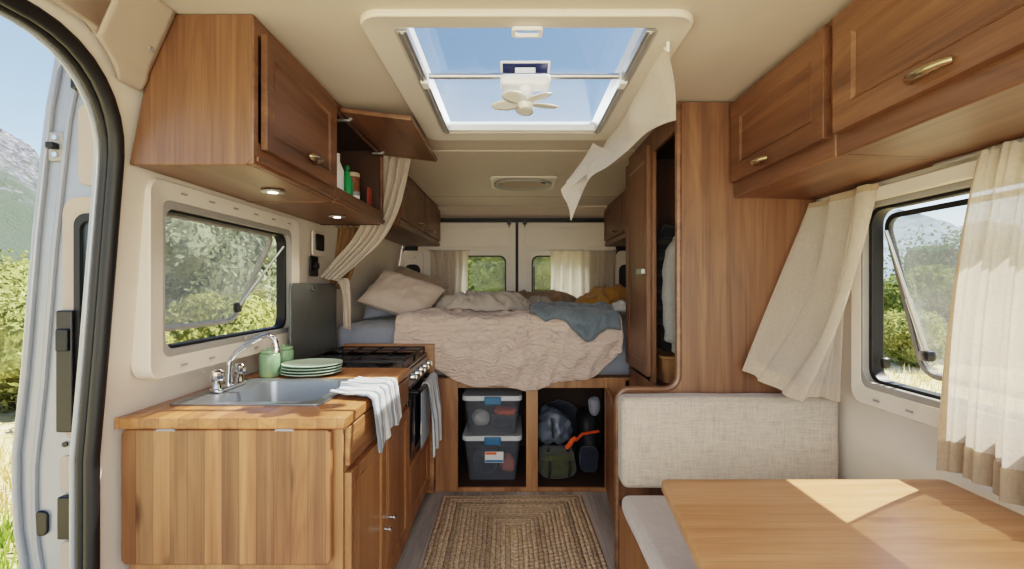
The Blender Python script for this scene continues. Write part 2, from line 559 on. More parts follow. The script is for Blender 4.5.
def quilt_mat():
    t = NT('quilted_cotton'); co = t.coords(False)
    c = lin(208, 182, 166)
    n = t.noise(co, 40, 3)
    col = t.mix('MIX', n, tuple(x * .86 for x in c[:3]) + (1,), c)
    # wavy stitched channels, about 3 cm apart
    wv = t.n('ShaderNodeTexWave', Scale=13, Distortion=4.5, Detail=2)
    wv.inputs['Detail Scale'].default_value = 1.6
    wv.bands_direction = 'Z'
    sp = t.n('ShaderNodeSeparateXYZ'); t.l(co, sp.inputs[0])
    cb = t.n('ShaderNodeCombineXYZ')
    t.l(sp.outputs[0], cb.inputs[0]); t.l(t.math('SUBTRACT', sp.outputs[2], sp.outputs[1]), cb.inputs[2])
    t.l(cb.outputs[0], wv.inputs['Vector'])
    st = t.math('POWER', wv.outputs['Fac'], .4)
    col = t.mix('MULTIPLY', .16, col, t.ramp(st, [(.0, (.55, .5, .46, 1)), (.6, (1, 1, 1, 1))]))
    cr = t.noise(t.scaled(co, (1, .8, 1.6)), 10, 4, .55, 1.2)
    nr = t.bump(st, .5, .010)
    nr = t.bump(cr, .85, .035, nr)
    t.principled(col, .95, nr, Sheen_Weight=.3)
    return t.m


M['quilt'] = quilt_mat()


def tub_mat():
    t = NT('smoky_tub_plastic')
    tp = t.n('ShaderNodeBsdfTransparent', Color=(.80, .82, .85, 1))
    d = t.n('ShaderNodeBsdfPrincipled', Roughness=.35); d.inputs['Base Color'].default_value = lin(140, 144, 152)
    mx = t.n('ShaderNodeMixShader', Fac=.28); t.l(tp.outputs[0], mx.inputs[1]); t.l(d.outputs[0], mx.inputs[2])
    t.l(mx.outputs[0], t.out.inputs[0])
    return t.m


M['tub'] = tub_mat()


def rug_mat(a, b):
    t = NT('braided_jute'); co = t.coords(False)
    sp = t.n('ShaderNodeSeparateXYZ'); t.l(co, sp.inputs[0])
    wob = t.math('MULTIPLY', t.math('SUBTRACT', t.noise(co, 6, 2), .5), .014)
    ex = t.math('SUBTRACT', a, t.math('ABSOLUTE', sp.outputs[0])); ey = t.math('SUBTRACT', b, t.math('ABSOLUTE', sp.outputs[1]))
    e = t.math('ADD', t.math('MINIMUM', ex, ey), wob)
    q = t.math('DIVIDE', e, .024)
    fr = t.math('FRACT', q)
    hump = t.math('SUBTRACT', 1.0, t.math('POWER', t.math('ABSOLUTE', t.math('SUBTRACT', t.math('MULTIPLY', fr, 2.0), 1.0)), 2.0))
    wn = t.n('ShaderNodeTexWhiteNoise', noise_dimensions='1D'); t.l(t.math('FLOOR', q), wn.inputs['W'])
    # plait along the ring
    along = t.math('ADD', sp.outputs[0], sp.outputs[1])
    pl = t.math('SINE', t.math('ADD', t.math('MULTIPLY', along, 190.0), t.math('MULTIPLY', fr, 6.0)))
    base = t.ramp(t.noise(co, 70, 4, .7), [(.3, lin(150, 124, 98)), (.5, lin(206, 178, 146)), (.7, lin(234, 212, 182))])
    v = t.math('ADD', t.math('MULTIPLY', wn.outputs['Value'], .5), .72)
    cc = t.n('ShaderNodeCombineColor'); [t.l(v, cc.inputs[i]) for i in range(3)]
    base = t.mix('MULTIPLY', 1.0, base, cc.outputs[0])
    base = t.mix('MULTIPLY', .75, base, t.ramp(hump, [(.0, (.3, .24, .18, 1)), (.45, (1, 1, 1, 1))]))
    h = t.math('ADD', hump, t.math('MULTIPLY', pl, .25))
    t.principled(base, .95, t.bump(h, .9, .008))
    return t.m
# ================================================================ SETTING
REAR = 5.15
CEIL = 2.1


def interp(tab, z):
    for (a, b), (c, d) in zip(tab, tab[1:]):
        if z <= c: return b + (d - b) * (z - a) / (c - a) if z > a else b
    return tab[-1][1]


def XL(z): return interp([(0, -1.22), (.95, -1.22), (1.08, -1.195), (1.65, -1.15), (1.92, -1.10), (2.1, -1.02)], z)
def XR(z): return interp([(0, 1.36), (.8, 1.36), (1.0, 1.335), (1.65, 1.32), (2.1, 1.25)], z)


AP_Y, AP_Z, AP_R = 1.446, 1.925, .30      # sliding door opening: rear edge, top, corner radius


def aperture_edge(z, off=0.0):
    """rear edge of the side door opening at height z"""
    top = AP_Z + off; r = AP_R + off
    if z <= top - r: return AP_Y + off
    if z >= top: return None
    d = z - (top - r)
    return AP_Y + off - r + math.sqrt(max(0, r * r - d * d))


def wall_sheet(xf, y0f, y1, hole, z0=0.0, z1=CEIL, dz=.025):
    """wall sheet following xf(z), from y0f(z) to y1 with one rectangular hole (ya, yb, za, zb)"""
    mb = MB()
    zs = sorted(set([round(z0 + i * dz, 4) for i in range(int((z1 - z0) / dz) + 1)] + [z1] + ([hole[2], hole[3]] if hole else [])))
    for a, b in zip(zs, zs[1:]):
        if b - a < 1e-5: continue
        mid = (a + b) / 2
        cols = [(y0f, y1)]
        if hole and hole[2] < mid < hole[3]:
            cols = [(y0f, hole[0]), (hole[1], y1)]
        for c0, c1 in cols:
            g = lambda q, z: q(z) if callable(q) else q
            mb.add([(xf(a), g(c0, a), a), (xf(a), g(c1, a), a), (xf(b), g(c1, b), b), (xf(b), g(c0, b), b)], [(0, 1, 2, 3)])
    return mb


FRONT = -.35


def left_edge(z):
    e = aperture_edge(min(z, AP_Z - 1e-4), .012)
    return FRONT if z >= AP_Z + .012 else e


o = MB().box(-1.24, 1.38, FRONT, REAR, -.04, 0).build('floor', M['floor'], smooth=False)
tag(o, 'grey wood plank van floor under the jute rug', 'floor', kind='structure')

o = wall_sheet(XL, left_edge, REAR + .06, (1.62, 2.58, 1.05, 1.59)).build('wall_left', M['cream'], angle=50, weld=True)
tag(o, 'cream van wall behind the kitchen with the wide tilting window', 'wall', kind='structure')
o = wall_sheet(XR, FRONT, REAR + .06, (1.03, 1.865, .93, 1.60)).build('wall_right', M['cream'], angle=50, weld=True)
tag(o, 'cream van wall beside the dinette table and its curtained window', 'wall', kind='structure')

# ceiling with the roof window cut out
SK = (-.40, .47, 1.50, 2.60)
mb = MB()
for x0, x1, y0, y1 in ((-1.06, 1.32, FRONT, SK[2]), (-1.06, 1.32, SK[3], REAR), (-1.06, SK[0], SK[2], SK[3]), (SK[1], 1.32, SK[2], SK[3])):
    mb.box(x0, x1, y0, y1, CEIL, CEIL + .012)
o = mb.build('ceiling', M['ceil'], smooth=False)
tag(o, 'cream van ceiling around the roof window', 'ceiling', kind='structure')
o = MB().box(-1.0, 1.2, 2.94, 3.0, CEIL - .008, CEIL - .0005).build('trim_1', M['ceil'], bevel=.004)
tag(o, 'flat cream joint strip across the ceiling behind the roof window', 'trim', kind='structure')
o = MB().box(-1.0, 1.2, 4.44, 4.455, CEIL - .006, CEIL - .0005).build('trim_2', M['trim_b'], bevel=.002)
tag(o, 'thin cream seam strip across the ceiling above the bed', 'trim', kind='structure')
# ceiling cove at the tail of the van
o = MB().prism([(4.98, CEIL - .001), (REAR, CEIL - .001), (REAR, 2.0), (5.1, 2.0), (5.04, 2.03)], 'yz', -1.0, 1.18).build('trim_3', M['trim_b'], bevel=.01)
tag(o, 'beige header cove above the rear doors', 'trim', kind='structure')

# rear doors: two leaves with a black gap between
mb = MB().box(-1.24, 1.38, REAR + .0455, REAR + .09, 0, 1.0).box(-1.24, 1.38, REAR + .0455, REAR + .09, 1.66, 2.14)
mb.box(-1.24, -.62, REAR + .0455, REAR + .09, 1.0, 1.66).box(.86, 1.38, REAR + .0455, REAR + .09, 1.0, 1.66).box(-.05, .15, REAR + .0455, REAR + .09, 1.0, 1.66)
o = mb.build('wall_rear', M['black'], smooth=False)
tag(o, 'black body frame behind the two rear doors', 'wall', kind='structure')


def rear_door(name, x0, x1, wx0, wx1, label):
    t = thing(name, label, 'door', ((x0 + x1) / 2, REAR, 0.0), kind='structure')
    wz0, wz1 = 1.0, 1.615
    mb = MB()
    hole = rrect(wx0, wx1, wz0, wz1, .07)
    # leaf as a frame: outer rectangle resampled to the hole outline
    n = len(hole); out = []
    for (x, z) in hole:
        cx, cz = (wx0 + wx1) / 2, (wz0 + wz1) / 2
        out.append((x0 if x < cx else x1, .02 if z < cz else 1.955))
    mb.ring(out, hole, 'xz', REAR + .045, REAR)
    mb.build('door_leaf', M['cream'], t, smooth=False)
    # raised upper trim panel and the moulded surround of the window
    MB().prism(rrect(x0 + .06, x1 - .06, 1.70, 1.90, .05), 'xz', REAR - .012, REAR).build('upper_panel', M['cream'], t, bevel=.006)
    MB().ring(rrect(wx0 - .05, wx1 + .05, wz0 - .05, wz1 + .05, .09), rrect(wx0, wx1, wz0, wz1, .07), 'xz', REAR, REAR - .016, REAR - .004).build('window_surround', M['plastic_cream'], t, angle=60)
    s = MB().ring(rrect(wx0 - .002, wx1 + .002, wz0 - .002, wz1 + .002, .072), rrect(wx0 + .016, wx1 - .016, wz0 + .016, wz1 - .016, .06), 'xz', REAR + .03, REAR + .004).build('window_seal', M['rubber'], t)
    MB().prism(rrect(wx0 + .01, wx1 - .01, wz0 + .01, wz1 - .01, .06), 'xz', REAR + .02, REAR + .024).build('pane', M['pane'], s)
    return t


rear_door('door_1', -1.0, .005, -.55, -.09, 'cream rear van door on the tail end with bare window beside the centre gap')
t = rear_door('door_2', .035, 1.04, .17, .72, 'cream rear van door half covered by a wide hanging curtain')
MB().box(.19, .205, REAR - .012, REAR + .004, 1.1, 1.5).build('window_stay', M['black'], t, bevel=.003)

# lock rods, black rail over the rear doors
t = thing('door_rail', 'black steel rail running across the top of the rear doors', 'rail', (0, REAR - .02, 1.96))
MB().tube([(-.78, REAR - .045, 1.965), (.92, REAR - .045, 1.965)], .016).build('rail', M['black'], t)
for x in (-.06, .1):
    MB().box(x - .02, x + .02, REAR - .06, REAR - .003, 1.93, 1.98).box(x - .006, x + .006, REAR - .05, REAR - .035, 1.9, 1.93).build('bracket', M['black'], t, bevel=.003)
o = MB().box(.008, .032, REAR - .01, REAR + .04, .75, 1.948).build('trim_4', M['rubber'], bevel=.004)
tag(o, 'upright black rubber seal in the gap between the rear doors', 'seal', kind='structure')

# corner vents beside the rear doors
for i, (x, lab) in enumerate(((-1.045, 'black rounded lamp access cover beside the rear curtain over the pillows'), (1.14, 'black rounded lamp access cover behind the wardrobe edge'))):
    t = thing('wall_vent', lab, 'vent', (x, 5.1, 1.3), group='lamp access covers in the rear corners')
    x0, x1 = x - .08, x + .08
    MB().prism(rrect(x0 - (.055 if x < 0 else .03), x1 + .03, 1.05, 1.66, .06), 'xz', 5.10, 5.125).build('mounting_plate', M['plastic_cream'], t, bevel=.004)
    MB().prism(rrect(x0, x1, 1.12, 1.52, .06), 'xz', 5.09, 5.10).build('cover', M['rubber'], t, bevel=.004)
    MB().tube([(x - .04, 5.08, 1.60), (x, 5.07, 1.585), (x + .04, 5.08, 1.60)], .008).build('grab_handle', M['cream'], t)

# ------------------------------------------------ side door opening at the kitchen end
path = [(-.3, AP_Z)]
path += [(AP_Y - AP_R + AP_R * math.sin(a), AP_Z - AP_R + AP_R * math.cos(a)) for a in [math.radians(d) for d in range(0, 91, 10)]]
path += [(AP_Y, z) for z in (1.4, 1.1, .8, .5, .25, .02)]
t = thing('door_seal', 'thick black rubber seal around the open side doorway', 'door seal', (XL(0), AP_Y, 0), kind='structure')
MB().tube([(XL(z) - .004, y, z) for y, z in path], .019, 12).build('outer_lip', M['rubber'], t)
MB().tube([(XL(z) - .034, y, z - (.006 if z > 1.6 else 0)) for y, z in path], .013, 10).build('inner_lip', M['rubber'], t)
MB().tube([(XL(z) - .058, y, z - (.008 if z > 1.6 else 0)) for y, z in path], .009, 10).build('painted_pillar_edge', M['van'], t)

# padded header trim over the doorway, in two pieces
def header(y0f, y1, name, lab):
    mb = MB(); zs = [1.87 + i * .0115 for i in range(21)]
    for a, b in zip(zs, zs[1:]):
        ya, yb = y0f(a), y0f(b)
        if y1 - ya < .005 and y1 - yb < .005: continue
        f = lambda z: XL(z) + .028 - .012 * max(0, (1.9 - z) / .03)
        ya, yb = min(ya, y1 - .001), min(yb, y1 - .001)
        for k in range(10):
            p, q = k / 10, (k + 1) / 10
            mb.add([(f(a), lerp(ya, y1, p), a), (f(a), lerp(ya, y1, q), a), (f(b), lerp(yb, y1, q), b), (f(b), lerp(yb, y1, p), b)], [(0, 1, 2, 3)])
    o = mb.build(name, M['trim_b'], angle=60, weld=True)
    m = o.modifiers.new('Solidify', 'SOLIDIFY'); m.thickness = .012; m.offset = 0
    return tag(o, lab, 'trim', kind='structure')


def hd(z, lo):
    e = aperture_edge(z, .036)
    return max(lo, FRONT if e is None else e)


header(lambda z: hd(z, FRONT), 1.262, 'trim_5', 'beige padded trim over the side doorway, the longer piece in front of the seam')
header(lambda z: hd(z, 1.267), 1.458, 'trim_6', 'beige padded trim piece between doorway seam and wooden wall cabinet')
p = at(152, 49, 1.43)
o = MB().lathe([(.011, 0), (.011, .003), (.006, .004), (.0, .002)], (XL(p.z) + .034, 1.43, p.z), 16, 'x').build('screw_cap', M['grey_plastic'])
tag(o, 'small round screw cap in the beige header trim', 'cap')


# ------------------------------------------------ window over the sink
def wframe(t, xin, xout, y0, y1, z0, z1, oy0, oy1, oz0, oz1, r=.05):
    """cream moulded surround, grey inner rails and black seal for a camper window in a side wall"""
    MB().ring(rrect(y0, y1, z0, z1, r), rrect(oy0, oy1, oz0, oz1, .035), 'yz', xout, xin, xin - (.012 if xin > xout else -.012)).build('surround', M['plastic_cream'], t, bevel=.004)
    d = 1 if xout > xin else -1
    MB().ring(rrect(oy0, oy1, oz0, oz1, .035), rrect(oy0 + .010, oy1 - .010, oz0 + .022, oz1 - .024, .05), 'yz', xin + d * .012, xin + d * .045).build('rail', M['grey_plastic'], t, bevel=.002)
    MB().ring(rrect(oy0 + .008, oy1 - .008, oz0 + .02, oz1 - .02, .05), rrect(oy0 + .026, oy1 - .026, oz0 + .032, oz1 - .034, .05), 'yz', xin + d * .035, xin + d * .08).build('seal', M['rubber'], t, bevel=.003)


def hopper(t, mat, hx, y0, y1, ztop, h, ang, d):
    """top hung acrylic pane tilted outward by ang; d = outward sign in x"""
    def P(y, s, off=0.0):
        return (hx + d * (s * math.sin(ang) + off * math.cos(ang)), y, ztop - s * math.cos(ang) + off * math.sin(ang))
    outl = rrect(y0, y1, 0, h, .07)
    inn = rrect(y0 + .018, y1 - .018, .018, h - .018, .055)
    mb = MB(); n = len(outl)
    mb.add([P(a, b, .0) for a, b in outl] + [P(a, b, .012) for a, b in outl], [tuple(range(n)), tuple(range(2 * n - 1, n - 1, -1))] + [(i, (i + 1) % n, n + (i + 1) % n, n + i) for i in range(n)])
    pane = mb.build('pane', mat, t, smooth=False)
    mb = MB()
    vs = [P(a, b, -.003) for a, b in outl] + [P(a, b, -.003) for a, b in inn] + [P(a, b, .015) for a, b in inn] + [P(a, b, .015) for a, b in outl]
    fs = []
    for i in range(n):
        j = (i + 1) % n
        for q in range(4): fs.append((q * n + i, q * n + j, ((q + 1) % 4) * n + j, ((q + 1) % 4) * n + i))
    mb.add(vs, fs); mb.build('pane_edge', M['grey_plastic'] if d < 0 else M['rubber'], pane)
    return P, pane


t = thing('window_1', 'wide camper window over the sink with tinted pane tilted open', 'window', (-1.15, 2.1, 1.0), kind='structure')
wframe(t, -1.138, -1.20, 1.56, 2.645, 1.0, 1.645, 1.635, 2.575, 1.065, 1.585)
for i in range(6):
    y = 1.72 + i * .16
    for z in (1.615, 1.03):
        MB().box(-1.1395, -1.1365, y - .016, y + .016, z - .0035, z + .0035).build('slot', M['grey_plastic'], t)
P, pane = hopper(t, M['acrylic'], -1.21, 1.67, 2.53, 1.56, .49, math.radians(25), -1)
for y in (1.75,):
    a = Vector(P(y, .45)); MB().puff(a + Vector((.012, 0, 0)), (.02, .035, .03), 4).tube([a + Vector((.02, 0, 0)), a + Vector((.03, .03, .012)), a + Vector((.034, .075, .02))], [.007, .007, .005], 8).build('latch', M['black'], pane)
a = Vector(P(2.47, .40, -.01)); b = Vector((-1.165, 2.52, 1.50))
s = MB().tube([a, lerp(a, b, .5)], .008).tube([lerp(a, b, .5), b], .0055).build('stay_arm', M['alu'], t)
MB().puff(a, (.03, .04, .05), 4).build('stay_knob', M['black'], s)
MB().box(-1.14, -1.128, 2.1, 2.17, 1.073, 1.09).build('catch_plate', M['grey_plastic'], t, bevel=.003)

# ------------------------------------------------ dinette window
t = thing('window_2', 'dinette camper window with clear pane tilted open between linen curtains', 'window', (1.3, 1.45, .87), kind='structure')
wframe(t, 1.285, 1.335, .96, 1.915, .865, 1.655, 1.02, 1.875, .925, 1.61)
for i in range(5):
    y = 1.78 - i * .15
    MB().box(1.283, 1.2865, y - .014, y + .014, .888, .895).build('slot', M['grey_plastic'], t)
MB().box(1.262, 1.284, .99, 1.9, 1.60, 1.648).build('blind_cassette', M['plastic_cream'], t, bevel=.006)
P, pane = hopper(t, M['acrylic2'], 1.345, 1.09, 1.835, 1.56, .61, math.radians(14), 1)
a = Vector(P(1.77, .52, -.012)); b = Vector((1.335, 1.80, 1.50))
s = MB().tube([a, lerp(a, b, .45)], .009).tube([lerp(a, b, .45), b], .006).build('stay_arm', M['alu'], t)
MB().puff(a, (.035, .05, .04), 4).build('stay_knob', M['black'], s)
MB().puff((1.345, 1.815, 1.02), (.03, .02, .04), 4).build('latch', M['black'], t)

# ------------------------------------------------ roof window
t = thing('window_3', 'large roof window with white frame and silver cross bar', 'roof window', (.035, 2.05, CEIL), kind='structure')
x0, x1, y0, y1 = SK
MB().ring(rrect(x0 - .065, x1 + .065, y0 - .06, y1 + .08, .07), rrect(x0 + .03, x1 - .03, y0 + .03, y1 - .03, .02), 'xy', CEIL + .002, CEIL - .022, CEIL - .012).build('surround', M['plastic_cream'], t, bevel=.006)
mb = MB()
def rc4(a, b, c, d, z): return [(a, c, z), (b, c, z), (b, d, z), (a, d, z)]
loops = [rc4(x0 + .036, x1 - .036, y0 + .036, y1 - .036, CEIL - .006), rc4(x0 + .036, x1 - .036, y0 + .036, y1 - .028, CEIL + .014), rc4(x0 + .03, x1 - .03, y0 + .01, y1 + .26, CEIL + .14), rc4(x0 + .0, x1 - .0, y0 - .02, y1 + .30, CEIL + .14), rc4(x0 + .02, x1 - .02, y0 + .02, y1 - .005, CEIL + .014), rc4(x0 + .022, x1 - .022, y0 + .022, y1 - .022, CEIL - .006)]
mb.add([p for l in loops for p in l], [(q * 4 + i, q * 4 + (i + 1) % 4, ((q + 1) % 6) * 4 + (i + 1) % 4, ((q + 1) % 6) * 4 + i) for q in range(6) for i in range(4)])
mb.build('shaft', M['white'], t)
for x in (x0 + .036, x1 - .066):
    MB().box(x, x + .03, y0 + .04, y1 - .04, CEIL - .018, CEIL + .01).box(x + .01, x + .02, y0 + .04, y1 - .04, CEIL - .024, CEIL - .018).build('blind_rail', M['alu'], t, bevel=.002)
MB().box(x0 + .04, x1 - .04, y1 - .07, y1 - .04, CEIL - .012, CEIL + .02).build('blind_bar', M['white'], t, bevel=.003)
MB().box(x0 + .01, x1 - .01, y0 - .01, y1 + .28, CEIL + .141, CEIL + .147).build('pane', M['skyglass'], t, smooth=False)
MB().cyl((x0 + .05, 1.93, CEIL + .01), (x1 - .05, 1.93, CEIL + .01), .011).build('cross_bar', M['alu'], t)
for x in (x0 + .055, x1 - .055):
    MB().box(x - .014, x + .014, 1.90, 1.96, CEIL - .03, CEIL + .016).build('bar_clip', M['white'], t, bevel=.004)
MB().ring(rrect(-.01, .085, 1.50, 1.555, .012), rrect(.002, .073, 1.512, 1.543, .008), 'xy', CEIL - .03, CEIL - .018).build('pull_handle', M['white'], t, bevel=.003)
# ================================================================ CABINET PARTS
def panel_door(t, name, mat, plane, a0, a1, b0, b1, face, out, fw=.055, th=.02, arch=False):
    """framed door: plane 'yz' or 'xz'; face = coordinate of its back, out = +1/-1 direction it faces"""
    mb = MB()
    R = lambda i: [(a0 + i, b0 + i), (a1 - i, b0 + i), (a1 - i, b1 - i), (a0 + i, b1 - i)]
    f1 = face + out * th
    mb.ring(R(0), R(fw), plane, face, f1, f1 - out * .006)
    mb.prism(R(fw - .004), plane, face, face + out * th * .45)
    # raised bead along the recess
    mb.ring(R(fw), R(fw + .010), plane, face + out * th * .4, f1 - out * .004, face + out * th * .5)
    return mb.build(name, mat, t, bevel=.003)


def bow_handle(parent, y, z, x, out, w=.075, name='handle'):
    mb = MB()
    pts = [(x + out * (.002 + .026 * math.sin(PI * k / 10) ** .7), y - w / 2 + w * k / 10, z - .004 * math.sin(PI * k / 10)) for k in range(11)]
    mb.tube(pts, [(.013 - .004 * abs(k - 5) / 5) for k in range(11)], 12)
    mb.lathe([(.011, 0), (.011, .003), (.0, .004)], (x, y - w / 2, z), 12, 'x') if out > 0 else None
    return mb.build(name, M['brass'], parent, loc=None)


def oval_handle(parent, y, z, x, out, w=.105):
    mb = MB()
    n = 10
    mb.grid(lambda u, v: (x + out * (.002 + .03 * max(0, math.sin(PI * v)) ** .7 * max(0, math.sin(PI * u)) ** .5), y + (u - .5) * w, z + (v - .5) * .036 * max(.05, math.sin(PI * u)) ** .5), n, 8)
    return mb.build('handle', M['brass'], parent, solid=.003)


# ================================================================ LEFT OVERHEAD CABINETS
LX = -.77           # their front face
LB = 1.655          # underside


def left_unit(y0, y1, label, open_front=False, end_panel=True):
    t = thing('overhead_cabinet', label, 'wall cabinet', (LX - .15, y0, LB))
    side = [(LX - .02, LB), (LX, LB + .02), (LX, CEIL - .002), (XL(CEIL) + .01, CEIL - .002), (XL(1.92) + .02, 1.92), (XL(LB) + .017, LB)]
    MB().prism(side, 'xz', y0, y0 + .018).build('side_panel', M['wood_z'], t, bevel=.004)
    MB().prism(side, 'xz', y1 - .018, y1).build('side_panel', M['dark_in'] if open_front else M['wood_z'], t, bevel=.002)  # far panel darkened: shade inside the open cabinet put into its colour
    if open_front: MB().box(XL(CEIL) + .03, LX - .016, y0 + .02, y1 - .02, CEIL - .016, CEIL - .005).build('top_board', M['dark_in'], t)  # dark board added over the ceiling so the open cabinet looks shaded
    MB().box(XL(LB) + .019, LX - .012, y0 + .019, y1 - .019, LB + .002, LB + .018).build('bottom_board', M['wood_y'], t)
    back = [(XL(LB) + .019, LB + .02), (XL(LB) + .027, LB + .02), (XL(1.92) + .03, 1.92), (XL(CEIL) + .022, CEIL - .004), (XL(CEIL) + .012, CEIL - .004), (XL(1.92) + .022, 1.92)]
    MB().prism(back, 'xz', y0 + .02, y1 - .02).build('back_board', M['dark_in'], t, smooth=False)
    # face frame
    fy0, fy1, fz0, fz1 = y0 + .03, y1 - .025, LB + .075, CEIL - .05
    MB().ring([(y0 + .002, LB + .003), (y1 - .002, LB + .003), (y1 - .002, CEIL - .003), (y0 + .002, CEIL - .003)],
              [(fy0, fz0), (fy1, fz0), (fy1, fz1), (fy0, fz1)], 'yz', LX - .014, LX + .003).build('face_frame', M['wood_y'], t, bevel=.004)
    # lower lip moulding
    MB().box(LX + .0035, LX + .012, y0 + .012, y1, LB + .012, LB + .03).build('lip_moulding', M['wood_y'], t, bevel=.004)
    return t, (fy0, fy1, fz0, fz1)


YA, YB, YC = 1.465, 2.125, 2.92
t, (a, b, c, d) = left_unit(YA, YB, 'wooden wall cabinet with closed framed door above the sink window')
dr = panel_door(t, 'door', M['wood_y'], 'yz', a + .012, b - .004, c - .02, d + .01, LX + .004, 1)
oval_handle(dr, 1.85, 1.77, LX + .024, 1)
t, (a, b, c, d) = left_unit(YB + .002, YC, 'wooden wall cabinet with its flap door lifted open above the stove', True)
# lifted flap, nearly level
hz = 2.055; L = .31
mb = MB()
ang = math.radians(-7)
fl = lambda s, y, o_: (LX + .012 + s * math.cos(ang) + o_ * math.sin(-ang), y, hz + s * math.sin(ang) + o_ * math.cos(ang))
R = lambda i: [(i, a + .01 + i), (L - i, a + .01 + i), (L - i, b - i), (i, b - i)]
def flap_ring(o_, i_, z0, z1, z2):
    vs = [fl(s, y, z0) for s, y in o_] + [fl(s, y, z1) for s, y in o_] + [fl(s, y, z2) for s, y in i_] + [fl(s, y, z0) for s, y in i_]
    return vs, [(q * 4 + i, q * 4 + (i + 1) % 4, ((q + 1) % 4) * 4 + (i + 1) % 4, ((q + 1) % 4) * 4 + i) for i in range(4) for q in range(4)]
mb.add(*flap_ring(R(0), R(.055), 0, .02, .014))
mb.add([fl(s, y, .001) for s, y in R(.05)] + [fl(s, y, .011) for s, y in R(.05)], [(0, 1, 2, 3), (7, 6, 5, 4)])
dr = mb.build('flap_door', M['wood_y'], t, bevel=.003)
for y in (a + .09, b - .09):
    MB().box(LX - .03, LX + .03, y - .008, y + .008, hz - .016, hz - .006).cyl((LX + .03, y, hz - .010), (LX + .03, y, hz - .002), .010).build('hinge', M['alu'], dr, bevel=.002)

# small goods on the open cabinet's shelf
SH = LB + .0185
def bottle(name, label, cat, x, y, prof, mat, cap=None, capm=None):
    t = thing(name, label, cat, (x, y, SH), group='bottles and tins in the open wall cabinet')
    MB().lathe(prof, (x, y, SH + .0005)).build('body', mat, t)
    if cap: MB().lathe(cap, (x, y, SH + .0005)).build('cap', capm, t)
bottle('spray_bottle', 'white plastic bottle at the front of the open cabinet shelf', 'bottle', -.845, 2.36, [(.034, 0), (.036, .01), (.036, .17), (.02, .21)], M['white'], [(.018, .211), (.018, .25), (.0, .251)], M['white'])
bottle('sauce_bottle', 'bright green bottle on the open cabinet shelf', 'bottle', -.84, 2.50, [(.026, 0), (.028, .01), (.028, .14), (.012, .19), (.012, .2)], plain('bright_green', lin(30, 150, 80), .3), [(.015, .201), (.015, .225), (.0, .226)], plain('dark_green_cap', lin(20, 100, 50), .4))
bottle('food_tin', 'tall brown tin with orange band on the open cabinet shelf', 'tin', -.87, 2.65, [(.045, 0), (.045, .2)], plain('brown_tin', lin(128, 80, 46), .4), [(.046, .201), (.046, .222), (.0, .223)], plain('tin_lid', lin(190, 176, 150), .4))
bottle('spice_jar', 'short white jar in front of the brown tin on the shelf', 'jar', -.83, 2.58, [(.028, 0), (.028, .09)], M['white'], [(.029, .091), (.029, .11), (.0, .111)], M['grey_plastic'])
bottle('storage_jar', 'dark jar behind the green bottle on the shelf', 'jar', -.93, 2.48, [(.04, 0), (.04, .15)], plain('dark_jar', lin(60, 40, 30), .3), [(.041, .151), (.041, .175), (.0, .176)], M['black'])
o = MB().box(-.80, -.79, 2.70, 2.76, SH + .0005, SH + .16).build('food_packet', plain('red_packet', lin(150, 60, 40), .5), bevel=.002)
tag(o, 'thin red packet at the curtain end of the open shelf', 'packet', 'bottles and tins in the open wall cabinet')

# lamps under the wall cabinets
for i, (x, y, lab) in enumerate(((-.90, 1.86, 'round recessed lamp under the closed wall cabinet'), (-.90, 2.53, 'round recessed lamp under the open wall cabinet'))):
    t = thing('recessed_downlight', lab, 'lamp', (x, y, LB), group='lamps under the wall cabinets')
    MB().lathe([(.026, .0), (.040, .0), (.042, .004), (.038, .008), (.026, .005)], (x, y, LB - .008)).build('mounting_ring', M['alu'], t)
    MB().lathe([(.026, 0), (.0, -.0015)], (x, y, LB - .0075)).build('lens', M['lamp'], t)
    l = bpy.data.lights.new('downlight_beam', 'SPOT'); l.energy = 5; l.color = (1, .82, .6); l.spot_size = 2.2; l.spot_blend = .8; l.shadow_soft_size = .03
    lo = bpy.data.objects.new('downlight_beam', l); C.objects.link(lo); lo.location = (x, y, LB - .02)

# rear overhead cabinets above the bed
def rear_unit(side, y0, y1, label, gap=0):
    xf = side * .77 if side < 0 else .917
    t = thing('bed_cabinet', label, 'wall cabinet', (xf, y0, 1.70), group='wall cabinets above the bed')
    xw = XL(1.9) + .02 if side < 0 else 1.25
    zb = 1.70
    xs = sorted((xw, xf))
    poly = [(xf - side * -.0, zb), (xf, CEIL - .002), ((XL(CEIL) + .01) if side < 0 else 1.22, CEIL - .002), (xw - (.03 if side < 0 else 0), zb)]
    MB().prism(poly, 'xz', y0, y0 + .016).build('side_panel', M['wood_z'], t)
    MB().prism(poly, 'xz', y1 - .016, y1).build('side_panel', M['wood_z'], t)
    MB().box(xs[0] - (.02 if side < 0 else 0), xs[1], y0 + .017, y1 - .017, zb, zb + .016).build('bottom_board', M['wood_y'], t)
    x_a, x_b = sorted((xf + side * .016, xf + side * .001))
    MB().box(x_a, x_b, y0 + .017, y1 - .017, zb + .017, CEIL - .003).build('face_frame', M['wood_y'], t)
    MB().box(*sorted((xf - side * .001, xf - side * .012)), y0, y1, zb + .004, zb + .03).build('lip_moulding', M['wood_y'], t, bevel=.003)
    n = 2; w = (y1 - y0) / n
    for k in range(n):
        dr = panel_door(t, 'door', M['wood_z'], 'yz', y0 + k * w + .015, y0 + (k + 1) * w - .015, zb + .05, CEIL - .04, xf - side * .001, -side, .05, .018)
        bow_handle(dr, y0 + (k + .72 - .44 * k) * w, zb + .085, xf - side * .021, -side, .06)
    return t


